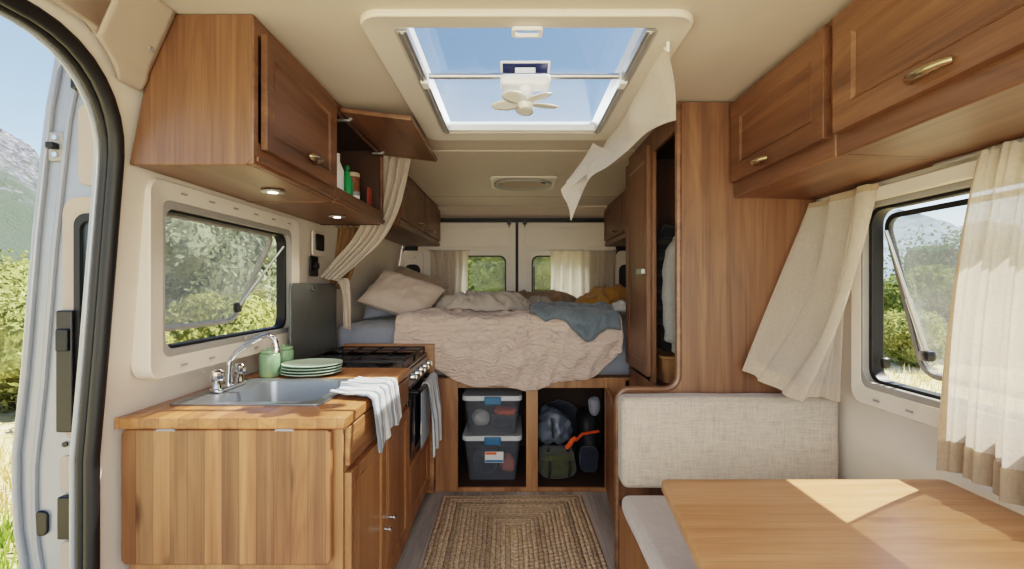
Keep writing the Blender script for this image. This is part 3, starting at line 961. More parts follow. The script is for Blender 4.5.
rear_unit(-1, 3.30, 5.05, 'wooden wall cabinet with two doors over the pillows')
rear_unit(1, 3.30, 5.05, 'wooden wall cabinet with two doors above the bed foot beyond the wardrobe')

# ================================================================ KITCHEN
KX = -.535          # cabinet face
KY0, KY1 = 1.555, 2.44
TOP = .90
t = thing('kitchen_cabinet', 'wooden sink cabinet with doors and drawer front below the worktop', 'cabinet', (-.85, 2.0, 0))
MB().box(-1.20, KX, KY0, KY0 + .02, .08, TOP - .036).box(-1.20, KX, KY1 - .02, KY1, .08, TOP - .036).box(KX - .02, KX, KY0 + .02, KY1 - .02, .08, TOP - .036).box(-1.20, -1.185, KY0 + .02, KY1 - .02, .08, TOP - .036).box(-1.185, KX - .02, KY0 + .02, KY1 - .02, .08, .10).build('carcass', M['base_z'], t, bevel=.002)
MB().box(-1.20, KX - .05, KY0 + .03, KY1, .001, .08).build('plinth', M['dark_in'], t)
MB().box(KX + .0005, KX + .018, KY0 + .012, KY1 - .01, .735, .858).build('drawer_front', M['base_y'], t, bevel=.004)
ym = 2.0
d1 = panel_door(t, 'door', M['base_z'], 'yz', KY0 + .012, ym - .003, .09, .715, KX + .0005, 1, .05, .022)
d2 = panel_door(t, 'door', M['base_z'], 'yz', ym + .003, KY1 - .01, .09, .715, KX + .0005, 1, .05, .022)
for dr, y, z in ((d1, ym - .035, .345), (d2, ym + .035, .36)):
    MB().lathe([(.006, 0), (.005, .014), (.013, .018), (.013, .026), (.0, .03)], (KX + .022, y, z), 14, 'x').build('knob', M['chrome'], dr)

# worktop with the drop leaf hanging at its end
SKX0, SKX1, SKY0, SKY1 = -1.165, -.645, 1.665, 2.13
WX0, WX1, WY0, WY1 = -1.213, -.515, 1.515, 2.455
t = thing('kitchen_worktop', 'oiled wooden worktop around the steel sink', 'worktop', (-.86, 2.0, TOP))
hx0, hx1, hy0, hy1 = -1.06, -.665, 1.69, 2.11
mb = MB()
hole = rrect(hx0, hx1, hy0, hy1, .05)
outl = [((WX0 if x < (hx0 + hx1) / 2 else WX1), (WY0 if y < (hy0 + hy1) / 2 else WY1)) for x, y in hole]
mb.ring(outl, hole, 'xy', TOP - .035, TOP)
MB.build(mb, 'counter_slab', M['worktop'], t, bevel=.006)
lf = MB().prism(rrect(-1.20, -.562, .450, .862, .018), 'xz', 1.522, 1.545).build('drop_leaf', M['leaf_board'], t, bevel=.004)
for x in (-1.06, -.70):
    MB().box(x - .028, x + .028, 1.516, 1.528, .8595, .8645).cyl((x - .026, 1.518, .8625), (x + .026, 1.518, .8625), .0035, n=8).build('hinge', M['alu'], lf)

# sink
t = thing('sink', 'stainless steel drop-in sink in the wooden worktop', 'sink', (-.9, 1.9, TOP))
bx = rrect(-1.035, -.69, 1.715, 2.085, .05)
MB().ring(rrect(SKX0, SKX1, SKY0, SKY1, .03), bx, 'xy', TOP + .0008, TOP + .007, TOP + .003).build('rim', M['steel'], t, bevel=.0025)
mb = MB(); n = len(bx)
def inset(k, z): return [(-.8625 + (x + .8625) * k, 1.9 + (y - 1.9) * k, z) for x, y in bx]
rows = [inset(1.0, TOP + .003), inset(.985, TOP - .012), inset(.95, TOP - .10), inset(.91, TOP - .128), inset(.80, TOP - .135), inset(.1, TOP - .137)]
vs = [p for r in rows for p in r]
fs = [(i * n + k, i * n + (k + 1) % n, (i + 1) * n + (k + 1) % n, (i + 1) * n + k) for i in range(len(rows) - 1) for k in range(n)]
fs.append(tuple((len(rows) - 1) * n + k for k in range(n)))
mb.add(vs, fs).build('basin', M['steel'], t, angle=70)
MB().lathe([(.0, 0), (.03, .001), (.034, .003), (.04, 0)], (-.8625, 1.9, TOP - .1355)).build('drain', M['chrome'], t)

# faucet
FX, FY = -1.105, 1.93
FB = TOP + .0075
t = thing('faucet', 'chrome mixer tap with swan neck and two round handles', 'tap', (FX, FY, FB))
MB().prism(rrect(FX - .025, FX + .025, FY - .10, FY + .10, .022), 'xy', FB, FB + .014).build('base_plate', M['chrome'], t, bevel=.004)
sp = [(FX, FY, FB + .01), (FX, FY, FB + .06), (FX + .005, FY, FB + .10), (FX + .03, FY - .003, FB + .135), (FX + .09, FY - .008, FB + .175), (FX + .14, FY - .01, FB + .20), (FX + .165, FY - .012, FB + .20), (FX + .185, FY - .013, FB + .185), (FX + .192, FY - .014, FB + .155)]
pts = [polyline(sp, i / 30) for i in range(31)]
s = MB().tube(pts, [.012 if i < 8 else .0095 for i in range(31)], 12).build('spout', M['chrome'], t)
MB().lathe([(.012, 0), (.013, .012), (.011, .02)], (FX + .192, FY - .014, FB + .138)).build('aerator', M['chrome'], s)
for dy in (-.075, .075):
    MB().lathe([(.017, .012), (.014, .03), (.011, .04), (.02, .044), (.024, .055), (.022, .075), (.014, .082), (.0, .083)], (FX, FY + dy, FB), 12).build('tap_handle', M['chrome'], t, angle=25)

# jars and plates
for y, lab in ((2.20, 'sage green ceramic jar in front, next to the plates'), (2.335, 'sage green ceramic jar further back beside the stove')):
    t = thing('ceramic_jar', lab, 'jar', (-1.08, y, TOP), group='green jars by the window')
    MB().lathe([(.0, 0.001), (.036, .001), (.042, .008), (.043, .09), (.040, .102), (.038, .104), (.036, .100), (.036, .012), (.0, .01)], (-1.08, y, TOP)).build('body', M['green'], t)
    MB().lathe([(.039, .106), (.040, .112), (.036, .118), (.012, .120), (.010, .128), (.0, .130)], (-1.08, y, TOP)).build('lid', M['green'], t)
prof = [(.0, 0.001), (.075, .001), (.08, .004), (.118, .011), (.130, .0155), (.129, .018), (.115, .0145), (.078, .009), (.0, .008)]
mesh0 = None
labs = ['pale green plate at the bottom of the stack on the worktop', 'pale green plate second from bottom in the stack', 'pale green plate second from top in the stack', 'pale green plate on top of the stack beside the sink']
for k in range(4):
    if k == 0:
        o = MB().lathe(prof, (0, 0, 0), 48).build('dinner_plate', M['plate'], loc=(-.92, 2.26, TOP + .0002)); first = o
    else:
        o = dup(first, (-.92 + .002 * k, 2.26 - .002 * (k % 2), TOP + .0002 + k * .0125))
    tag(o, labs[k], 'plate', 'stack of green plates')

# tea towel over the edge by the sink
def towel_fn(u, v):
    y = 1.735 + u * .36
    fold = .006 * math.sin(u * 19 + 1) + .004 * math.sin(u * 37)
    s = v * (.345 - .03 * u) + .012 * math.sin(u * 9)
    Lt = .15
    if s < Lt:
        x = -.66 + s; z = TOP + .013 + abs(fold) * .8 + .008 * max(0, 1 - s / .05)
        y += .02 * (1 - s / Lt) * (1 - 2 * u) * 1.5 + .10 * (Lt - s)
    else:
        q = s - Lt
        r = .012
        a = min(q / (r * PI / 2), 1) * PI / 2
        x = -.51 + r * math.sin(a) + max(0, fold) * min(q * 8, 1.6)
        z = TOP + .013 - r * (1 - math.cos(a)) - max(0, q - r * PI / 2)
        x += .022 * math.sin(min(1, q / .28) * PI / 2)
        y += .03 * (u - .5) * q / .3
    n = noise.noise(Vector((u * 4, v * 5, 2.2)))
    return (x + abs(n) * .006, y, z + (abs(n) * .005 if s < Lt else 0))
t = MB().grid(towel_fn, 60, 60).build('tea_towel', M['towel'], solid=.004, angle=80)
tag(t, 'white tea towel with grey stripes draped over the worktop edge by the sink', 'towel')

# ================================================================ STOVE
OY0, OY1 = 2.462, 3.055
OF = -.525
t = thing('gas_stove', 'black gas stove with oven and raised dark glass lid', 'stove', (-.8, 2.77, 0))
MB().box(-1.12, OF - .03, OY0, OY1, .42, .875).build('body', M['enamel'], t, bevel=.003)
MB().box(-1.12, OF - .012, OY0, OY1, .876, .896).build('hob_plate', M['enamel'], t, bevel=.005)
MB().prism([(OF - .029, .80), (OF + .004, .80), (OF - .008, .874), (OF - .029, .874)], 'xz', OY0 + .002, OY1 - .002).build('control_panel', M['steel'], t, bevel=.002)
for k in range(5):
    y = OY0 + .08 + k * .115
    MB().lathe([(.019, 0), (.017, .006), (.014, .022), (.011, .025), (.0, .026)], (OF - .0, y, .838), 16, 'x').box(OF + .02, OF + .029, y - .003, y + .003, .824, .852).build('control_knob', M['chrome'], t)
od = MB().box(OF - .029, OF, OY0 + .006, OY1 - .006, .425, .792).build('oven_door', M['enamel'], t, bevel=.006)
MB().prism(rrect(OY0 + .05, OY1 - .05, .46, .74, .02), 'yz', OF + .0003, OF + .003).build('door_glass', M['oven_glass'], od)
MB().tube([(OF, OY0 + .05, .765), (OF + .035, OY0 + .05, .765), (OF + .042, OY0 + .07, .765), (OF + .042, OY1 - .07, .765), (OF + .035, OY1 - .05, .765), (OF, OY1 - .05, .765)], .011, 10).build('door_handle', M['black'], od)
MB().box(-1.12, OF - .015, OY0 + .004, OY1 - .004, .08, .415).build('base_carcass', M['base_z'], t)
panel_door(t, 'base_drawer', M['base_z'], 'yz', OY0 + .006, OY1 - .006, .09, .41, OF - .0145, 1, .05, .02)
MB().box(-1.10, OF - .07, OY0 + .004, OY1 - .004, .001, .079).build('plinth', M['dark_in'], t)
# burners and pan supports
for cy in (2.605, 2.90):
    for cx in (-.93, -.68):
        b_ = MB().lathe([(.045, .0), (.048, .006), (.03, .012), (.03, .018), (.0, .02)], (cx, cy, .8965), 20).build('burner', M['iron'], t)
for cy in (2.61, 2.90):
    mb = MB(); z0 = .928
    xa, xb, ya, yb = -1.05, -.555, cy - .145, cy + .145
    for x in (xa, xb, lerp(xa, xb, .5)): mb.bar((x, ya, z0), (x, yb, z0), .008, .01)
    for y in (ya, yb, cy): mb.bar((xa, y, z0), (xb, y, z0), .008, .01)
    for x in (lerp(xa, xb, .25), lerp(xa, xb, .75)):
        mb.bar((x, ya, z0), (x, cy - .04, z0), .008, .01); mb.bar((x, yb, z0), (x, cy + .04, z0), .008, .01)
    for x in (xa, xb):
        for y in (ya, yb): mb.bar((x, y, .897), (x, y, z0), .01, .01, (0, 1, 0))
    mb.build('pan_support', M['iron'], t)
ld = MB().prism(rrect(OY0 - .005, OY1 + .03, .90, 1.315, .025), 'yz', -1.115, -1.10).build('lid', M['lid'], t, bevel=.004)
MB().lathe([(.008, 0), (.012, .006), (.012, .014), (.0, .018)], (-1.10, 2.70, 1.285), 14, 'x').build('lid_knob', M['chrome'], ld)
for y in (2.6, 2.95):
    MB().cyl((-1.10, y - .02, .905), (-1.10, y + .02, .905), .011).build('lid_hinge', M['chrome'], ld)

# towel on the oven handle
def otowel(u, v):
    y = 2.675 + u * .27 + .012 * math.sin(v * 5)
    Lb = .34
    s = v * (Lb + .43)
    r = .019; hx = OF + .042; hz = .766
    f = .010 * math.sin(u * 14 + .6) + .006 * math.sin(u * 29)
    if s < Lb:
        k = (Lb - s); return (hx - r - min(.004, k * .1) + f * .15, y, hz - k)
    q = s - Lb
    a = min(q / (r * PI), 1) * PI
    x = hx - r * math.cos(a); z = hz + r * math.sin(a) - max(0, q - r * PI)
    return (x + (f + .012) * min(1, max(0, q - .04) * 5) + .025 * q, y, z + .02 * (u - .5) * v)
o = MB().grid(otowel, 40, 70).build('hand_towel', M['towel2'], solid=.004, angle=80)
tag(o, 'blue and white striped towel hanging on the oven handle', 'towel')

# wall fittings between window and curtain
t = thing('light_switch', 'dark control panel set in a cream plate on the wall', 'switch', (-1.15, 2.88, 1.55))
q = at(317, 243, 2.88); zc = q.z
MB().prism(rrect(2.79, 2.97, zc - .075, zc + .065, .012), 'yz', XL(1.6) + .017, XL(1.6) + .027).build('switch_plate', M['plastic_cream'], t, bevel=.003)
MB().prism(rrect(2.82, 2.94, zc - .045, zc + .05, .015), 'yz', XL(1.6) + .0275, XL(1.6) + .034).build('display', M['black'], t, bevel=.003)
t = thing('wall_socket', 'black socket on the wall just above the stove lid', 'socket', (-1.16, 2.86, 1.4))
q = at(316, 266, 2.86)
MB().prism(rrect(2.80, 2.91, q.z - .06, q.z + .055, .012), 'yz', XL(1.4) + .017, XL(1.4) + .026).build('socket_plate', M['black'], t, bevel=.003)
MB().lathe([(.024, 0), (.026, .012), (.02, .02), (.0, .021)], (XL(1.4) + .0265, 2.855, q.z), 18, 'x').build('plug', M['rubber'], t)
# ================================================================ BED
BY = 3.155
t = thing('sleeping_platform', 'wooden bed base with two open cubbyholes facing the rug', 'bed base', (.1, BY, 0))
MT = 1.05
mb = MB()
mb.box(-.505, -.36, BY, BY + .02, .001, .72).box(.07, .145, BY, BY + .02, .001, .72).box(.568, .70, BY, BY + .02, .001, .72)
for a, b in ((-.36, .07), (.145, .568)): mb.box(a, b, BY, BY + .02, .656, .72).box(a, b, BY, BY + .02, .001, .028)
mb.build('front_frame', M['base_z'], t, bevel=.003)
MB().box(-1.18, 1.32, BY + .021, 5.09, .70, .72).build('platform_board', M['base_x'], t)
mb = MB().box(-.42, -.40, BY + .021, 3.98, .001, .699).box(.095, .115, BY + .021, 3.98, .001, .699).box(.69, .71, BY + .021, 3.98, .001, .699).box(-.42, .71, 3.98, 4.0, .001, .699)
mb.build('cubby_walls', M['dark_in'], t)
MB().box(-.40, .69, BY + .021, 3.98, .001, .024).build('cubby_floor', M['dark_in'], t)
MB().box(-1.05, -.495, 3.061, 3.083, .03, .945).build('end_board', M['base_x'], t, bevel=.004)
dr = MB().bar((.580, 3.150, .345), (.528, 2.615, .345), .02, .625).build('door', M['base_z'], t, bevel=.003)
MB().lathe([(.004, 0), (.004, .012), (.010, .016), (.009, .024), (.0, .026)], (.5565, 2.72, .36), 12, 'x').build('knob', M['chrome'], dr)
o = MB().box(-1.155, 1.28, 3.20, 5.045, .7215, MT).build('mattress', M['bluegrey'], bevel=.055, seg=5)
tag(o, 'mattress in blue grey sheet on the bed base, its corner bare beside the stove lid', 'mattress')


def qtop(x, y):
    n = noise.noise(Vector((x * 2.2, y * 2.2, 3.1))) * .5 + .5
    n2 = abs(noise.noise(Vector((x * 6, y * 6, 1.7))))
    return MT + .014 + .045 * n + .034 * n2 + .018 * abs(noise.noise(Vector((x * 15, y * 12, 4.4)))) + .03 * math.exp(-((y - 3.35) / .14) ** 2) + .02 * math.exp(-((x + .55) / .15) ** 2)


QYF, QR = 3.19, .075
HEM = [(-.80, .98), (-.70, .90), (-.60, .835), (-.49, .775), (-.38, .72), (-.25, .685), (-.05, .665), (.15, .67), (.35, .71), (.5, .76), (.60, .82), (.69, .90)]


def qpt(x, s, off=0.0):
    """point of the quilt: s < 0 on top (distance back from the roll), s > 0 down the front"""
    zt = qtop(x, QYF + .02) + off
    fold = .5 * math.sin(x * 17 + 1.3 * math.sin(x * 5)) + .35 * math.sin(x * 34 + .8) + 1.3 * (1 - 2 * abs(noise.noise(Vector((x * 9 + s * 4, s * 4 - x * 2, 6.6)))))
    n = noise.noise(Vector((x * 4.5, s * 4.5, 8.8))) + .6 * noise.noise(Vector((x * 10, s * 13, 2.8)))
    if s < 0: return Vector((x, QYF - s, qtop(x, QYF - s) + off))
    L = QR * PI / 2
    if s < L:
        a = s / QR
        return Vector((x, QYF - (QR + off) * math.sin(a) - .012 * n * math.sin(a), zt - (QR) * (1 - math.cos(a)) - .0 * n))
    q = s - L
    bul = math.sin(min(1, q / .35) * PI) * .012
    y = QYF - QR - off - bul - max(0, .016 + .019 * fold + .032 * n) * min(1, q / .08)
    if x < -.45: y = max(y, 3.092)
    return Vector((x + .012 * n * min(1, q / .1), min(y, 3.148), zt - QR - q))


def quilt_fn(u, v):
    x = lerp(-.745, .668, u)
    zt = qtop(x, QYF + .02)
    H = zt - interp(HEM, x) - QR + QR * PI / 2
    H = max(.05, H + .012 * math.sin(x * 17))
    s = -.95 + v * (H + .95)
    p = qpt(x, s)
    e = max(0, (.10 - u) / .10)
    p.z -= .05 * e * e if s < 0 else 0
    p.z = max(p.z, MT + .006) if s < 0 else p.z
    return p


o = MB().grid(quilt_fn, 150, 130).build('quilt', M['quilt'], angle=180, solid=.008)
tag(o, 'dusty pink stitched quilt spread on the bed and hanging over its front edge', 'quilt')


def pillow(name, mat, c, size, rot, label, seed):
    R = Euler(rot).to_matrix(); c = Vector(c)
    mb = MB(); sx, sy, h = [s / 2 for s in size]
    def f(sgn):
        def g(u, v):
            a, b = u * 2 - 1, v * 2 - 1
            th = h * ((1 - a ** 4) * (1 - b ** 4)) ** .55
            w = noise.noise(Vector((a * 3 + seed, b * 3, sgn))) * .13 + abs(noise.noise(Vector((a * 5, b * 2.5 + seed, sgn)))) * .14
            p = Vector((a * sx * (1 - .07 * (1 - b * b)), b * sy * (1 - .07 * (1 - a * a)), sgn * th * (1 + w - .1)))
            return c + R @ p
        return g
    mb.grid(f(1), 36, 28).grid(f(-1), 36, 28)
    o = mb.build(name, mat, angle=180)
    return tag(o, label, 'pillow', 'pillows on the bed')


pillow('pillow', M['bluegrey'], (-.975, 3.74, 1.20), (.29, .40, .13), (.62, -.15, .1), 'blue grey pillow at the stove end of the bed', 1)
pillow('pillow', M['pillow'], (-.80, 3.56, 1.235), (.50, .38, .18), (.66, .30, -.15), 'dusty pink pillow leaning on the blue grey one', 5)
pillow('pillow', M['pillow2'], (-.88, 4.32, 1.275), (.50, .40, .18), (.70, .36, -.15), 'tan pillow furthest back by the rear curtain', 9)


def crumple(name, label, cat, mat, cx, cy, sx, sy, h, seed, rot=0.0, ridge=(3.5, 8), zf=None, pw=2.4, base=.010):
    def f(u, v):
        a, b = u * 2 - 1, v * 2 - 1
        # rounded outline
        k = 1 - .18 * (a * a * b * b)
        wob = 1 + .16 * noise.noise(Vector((a * 1.6 + seed, b * 1.6, 5)))
        x0, y0 = a * sx * k * wob, b * sy * k * wob
        x = cx + x0 * math.cos(rot) - y0 * math.sin(rot); y = cy + x0 * math.sin(rot) + y0 * math.cos(rot)
        m = ((1 - abs(a) ** pw) * (1 - abs(b) ** pw)) ** .6
        r1 = 1 - abs(noise.noise(Vector((a * ridge[0] + seed, b * ridge[0] * sy / sx, seed)))) * 1.6
        r2 = 1 - abs(noise.noise(Vector((a * ridge[1], b * ridge[1] * sy / sx + seed, 1.0)))) * 1.8
        z = qtop(x, y) if zf is None else zf(x, y)
        z += base + h * m * (.45 + .42 * r1 + .12 * r2) + .012 * (1 - m) * max(0, noise.noise(Vector((a * 6, b * 6, seed))))
        z = max(z, (qtop(x, y) if zf is None else zf(x, y)) + base)
        return (x, y, z)
    o = MB().grid(f, 80, 60).build(name, mat, angle=180, solid=.004)
    return tag(o, label, cat)


crumple('throw', 'crumpled grey throw heaped on the quilt in front of the pillows', 'throw', M['greycloth'], -.20, 3.62, .36, .24, .17, 2.0, .25)
crumple('blanket', 'rolled brown blanket lying across the back of the bed', 'blanket', M['tanblanket'], .12, 4.42, .46, .20, .155, 7.0, -.04, ridge=(2.5, 6), pw=3.5)
crumple('blanket', 'mustard yellow blanket bunched up at the wardrobe end of the bed', 'blanket', M['mustard'], .75, 3.98, .29, .21, .20, 11.0, .35, ridge=(2.2, 4.5))
crumple('sheet', 'small white sheet corner showing beside the mustard blanket', 'sheet', M['whitecloth'], .77, 3.60, .10, .10, .085, 14.0)
crumple('sheet', 'pale grey bunched sheet between the grey throw and the slate blanket', 'sheet', M['greycloth'], .19, 3.98, .15, .13, .12, 21.0)


def slate_fn(u, v):
    x = lerp(.10, .655, u); 
    w0 = lerp(-.20, -.46, u) ; w1 = interp([(0, .0), (.15, .06), (.35, .12), (.6, .175), (.8, .18), (1, .13)], u)
    s = lerp(w0, w1 + .03 * math.sin(u * 13), v)
    n = noise.noise(Vector((u * 5 + 4, v * 4, 3.3))); n2 = 1 - abs(noise.noise(Vector((u * 7 + v * 3, v * 5 - u * 2, 7.7)))) * 2
    e = (u * (1 - u) * v * (1 - v) * 16) ** .3
    return qpt(x, s, .016 + e * max(0, .022 + .020 * n2 + .012 * n))


o = MB().grid(slate_fn, 70, 60).build('blanket', M['slate'], angle=180, solid=.004)
tag(o, 'slate blue knitted blanket slipping over the quilt edge beside the wardrobe', 'blanket')

# ---------------------------------------------------------------- storage under the bed
def tub(z0, label, h, lid):
    x0, x1, y0, y1 = -.335, .035, 3.26, 3.80
    t = thing('storage_box', label, 'storage box', ((x0 + x1) / 2, (y0 + y1) / 2, z0), group='plastic storage boxes under the bed')
    mb = MB(); n = 28
    lo = rrect(x0 + .03, x1 - .03, y0 + .03, y1 - .03, .03); hi = rrect(x0, x1, y0, y1, .035); k = len(lo)
    mb.add([(x, y, z0) for x, y in lo] + [(x, y, z0 + h) for x, y in hi], [tuple(range(k - 1, -1, -1))] + [(i, (i + 1) % k, k + (i + 1) % k, k + i) for i in range(k)])
    mb.build('tub', M['tub'], t, angle=50)
    MB().ring(rrect(x0 - .012, x1 + .012, y0 - .012, y1 + .012, .04), rrect(x0 + .03, x1 - .03, y0 + .03, y1 - .03, .03), 'xy', z0 + h + .001, z0 + h + .034, z0 + h + .026).box(x0 + .02, x1 - .02, y0 + .02, y1 - .02, z0 + h + .012, z0 + h + .022).build('lid', M['tub_lid'], t, bevel=.004)
    MB().box(-.20, -.09, y0 - .026, y0 - .0125, z0 + h - .022, z0 + h + .030).build('latch', M['blue'], t, bevel=.006)
    return t


B0 = .0255
t = tub(B0, 'lower grey plastic storage box under the bed with paper label', .265, 0)
s = MB().box(-.195, -.075, 3.242, 3.2435, .155, .225).build('paper_label', M['label'], t)
MB().box(-.193, -.12, 3.2405, 3.2415, .206, .222).build('label_stripe', M['orange'], s)
MB().box(-.193, -.077, 3.2405, 3.2415, .158, .172).build('label_stripe', M['blue'], s)
tub(B0 + .265 + .036, 'upper clear plastic storage box stacked under the bed, orange cloth inside', .225, 0)
Z2 = B0 + .305
for (nm, lab, cat, m, c, s, p) in (
        ('packed_cloth', 'orange cloth seen through the upper storage box', 'cloth', M['orange'], (-.07, 3.42, Z2 + .122), (.15, .2, .05), 3),
        ('packed_ball', 'cream wool bundle seen through the upper storage box', 'bundle', M['whitecloth'], (-.235, 3.42, Z2 + .075), (.11, .16, .10), 2.2),
        ('packed_cloth', 'dark folded cloth under the orange one in the upper storage box', 'cloth', M['denim'], (-.08, 3.42, Z2 + .052), (.16, .22, .06), 4),
        ('packed_bag', 'salmon round pouch seen through the lower storage box', 'pouch', M['salmon'], (-.05, 3.40, B0 + .075), (.11, .14, .10), 2.3),
        ('packed_cloth', 'dark blue folded cloth seen through the lower storage box', 'cloth', M['denim'], (-.20, 3.44, B0 + .075), (.15, .22, .12), 4)):
    o = MB().puff(c, s, 8, p, .012, 9).build(nm, m, angle=180)
    tag(o, lab, cat, 'contents of the storage boxes')

t = thing('duffel_bag', 'olive green canvas bag on the floor of the open cubbyhole', 'bag', (.29, 3.4, .025))
MB().puff((.278, 3.37, .118), (.245, .26, .17), 12, 3.6, .012, 7).build('body', M['olive'], t, angle=180)
MB().puff((.278, 3.345, .187), (.225, .25, .05), 10, 4, .006, 8).build('flap', M['olive'], t, angle=180)
for x in (.22, .35):
    MB().tube([(x, 3.31, .215), (x, 3.235, .195), (x + .005, 3.226, .12), (x, 3.232, .06)], .009, 6, sy=.4).build('strap', M['blackbag'], t)
t = thing('stuff_sack', 'crumpled grey nylon sack lying on the olive bag', 'bag', (.27, 3.36, .23))
MB().puff((.265, 3.40, .350), (.21, .24, .225), 14, 2.5, .03, 9, seed=3).build('sack', M['nylon'], t, angle=180)
MB().tube([(.235, 3.262, .44), (.245, 3.252, .40), (.242, 3.25, .36), (.25, 3.252, .31)], .006, 6).build('drawstring', M['blackbag'], t)
t = thing('backpack', 'black backpack with orange strap standing in the open cubbyhole', 'backpack', (.48, 3.45, .025))
MB().puff((.495, 3.45, .245), (.14, .30, .42), 14, 3.2, .014, 6).build('body', M['blackbag'], t, angle=180)
MB().puff((.485, 3.29, .16), (.12, .06, .17), 8, 3.5, .006, 8).build('front_pocket', M['denim'], t, angle=180)
MB().tube([(.40, 3.275, .29), (.44, 3.262, .335), (.49, 3.257, .345), (.545, 3.27, .35)], .022, 8, sy=.45).build('orange_strap', M['orange'], t)
t = thing('jacket_bundle', 'dark bundled jacket at the back of the open cubbyhole', 'jacket', (.30, 3.7, .025))
MB().puff((.325, 3.73, .25), (.30, .26, .38), 12, 3, .02, 7).build('body', M['denim'], t, angle=180)
o = MB().tube([(.335, 3.255, .245), (.355, 3.25, .27), (.375, 3.252, .30), (.395, 3.258, .315)], [.014, .017, .016, .010], 8).build('orange_pouch', M['orange'])
tag(o, 'narrow orange pouch tucked beside the grey sack', 'pouch')
o = MB().puff((.525, 3.30, .505), (.07, .10, .12), 8, 2.4, .012, 9).build('cloth_bundle', M['bluegrey'])
tag(o, 'pale blue cloth stuffed on top of the black backpack', 'cloth')

# ================================================================ WARDROBE AND DINETTE
PX = .704
t = thing('wardrobe', 'tall wooden wardrobe with one door and an open bay of clothes', 'wardrobe', (1.0, 2.65, 0))
top = CEIL - .006
r = .05
poly = [(.44, .001), (.44, .853 - r)] + [(.44 + r - r * math.cos(math.radians(a)), .853 - r + r * math.sin(math.radians(a))) for a in range(15, 91, 15)]
poly += [(.64, .853)] + [(PX - .064 + .064 * math.sin(math.radians(a)), .853 + .064 * (1 - math.cos(math.radians(a)))) for a in range(15, 91, 15)]
edge = list(poly[1:])
poly += [(PX, top), (XR(top) - .02, top), (XR(1.65) - .02, 1.65), (XR(1.0) - .02, 1.0), (XR(.8) - .02, .8), (XR(0) - .02, .001)]
MB().prism(poly, 'xz', 2.155, 2.18).build('side_panel', M['wood_z'], t, bevel=.002)
MB().tube([(x + .004, 2.162, z) for x, z in [(.44, .02)] + edge + [(PX, top - .01)]], .0145, 8).build('edge_trim', M['wood_x'], t)
WXB = 1.29
mb = MB().box(PX, PX + .02, 2.181, 2.205, .80, top).box(PX, PX + .02, 2.555, 2.605, .80, top).box(PX, PX + .02, 3.07, 3.094, .80, top)
mb.box(PX, PX + .02, 2.205, 2.555, 1.985, top).box(PX, PX + .02, 2.605, 3.07, 2.02, top).box(PX, PX + .02, 2.181, 3.094, .001, .80)
mb.build('front_frame', M['wood_z'], t, bevel=.003)
MB().box(PX + .021, WXB - .06, 3.07, 3.094, .001, top).build('side_panel', M['wood_z'], t)
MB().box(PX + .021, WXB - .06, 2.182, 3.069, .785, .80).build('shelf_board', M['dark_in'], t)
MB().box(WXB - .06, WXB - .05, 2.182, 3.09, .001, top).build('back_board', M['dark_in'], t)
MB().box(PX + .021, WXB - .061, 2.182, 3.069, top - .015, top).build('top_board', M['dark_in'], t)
dr = panel_door(t, 'door', M['wood_z'], 'yz', 2.59, 3.085, .83, 2.03, PX - .001, -1, .06, .02)
MB().box(PX - .045, PX - .0215, 2.61, 2.73, 1.362, 1.392).build('catch', M['alu'], dr, bevel=.004)
MB().cyl((1.01, 2.184, 1.80), (1.01, 3.066, 1.80), .012).build('hanging_rail', M['alu'], t)


def garment(name, label, cat, mat, y, z0, z1, w, th, sleeve_mat=None, xc=.98, sleeve_y=0.0):
    """garment on a hanger: its shoulders run across the rail"""
    t = thing(name, label, cat, (xc, y, z0), group='clothes hanging in the wardrobe')
    mb = MB()
    secs = []
    for i in range(15):
        v = i / 14; z = lerp(z1, z0, v)
        ww = w * (.16 + .84 * min(1, v / .16) ** .7) / 2 * (1 + .06 * v); tt = th / 2 * (.45 + .55 * min(1, v / .25))
        secs.append([(xc + ww * math.copysign(abs(math.cos(a)) ** .8, math.cos(a)), y + tt * math.sin(a) * (1 + .25 * math.sin(5 * a + i * .2)), z + .01 * math.sin(3 * a)) for a in [2 * PI * k / 24 for k in range(24)]])
    vs = [p for s in secs for p in s]; n = 24
    fs = [(i * n + k, i * n + (k + 1) % n, (i + 1) * n + (k + 1) % n, (i + 1) * n + k) for i in range(14) for k in range(n)]
    fs += [tuple(range(n - 1, -1, -1)), tuple(14 * n + k for k in range(n))]
    mb.add(vs, fs).build('body', mat, t, angle=80)
    sx = xc - w / 2
    for s in (-1, 1):
        pts = [(xc + s * (w / 2 - .05), y + sleeve_y * .3, z1 - .085), (xc + s * (w / 2 + .005), y + sleeve_y * .7, z1 - .18), (xc + s * (w / 2 + .02), y + sleeve_y, z1 - .38), (xc + s * (w / 2 + .012), y + sleeve_y * 1.1, z1 - .58), (xc + s * (w / 2 + .015), y + sleeve_y * 1.15, z1 - .615)]
        pp = [polyline(pts, k / 20) for k in range(21)]
        MB().tube(pp, [.052 + .004 * math.sin(k * 2.1) - .012 * k / 20 for k in range(21)], 14).build('sleeve', mat, t, angle=80)
    MB().tube([(xc, y, z1 - .005), (xc, y, z1 + .03), (1.033, y, 1.78), (1.034, y, 1.80), (1.027, y, 1.817), (1.01, y, 1.824), (.993, y, 1.817), (.987, y, 1.80)], .003, 6).build('hanger_hook', M['alu'], t)
    return t


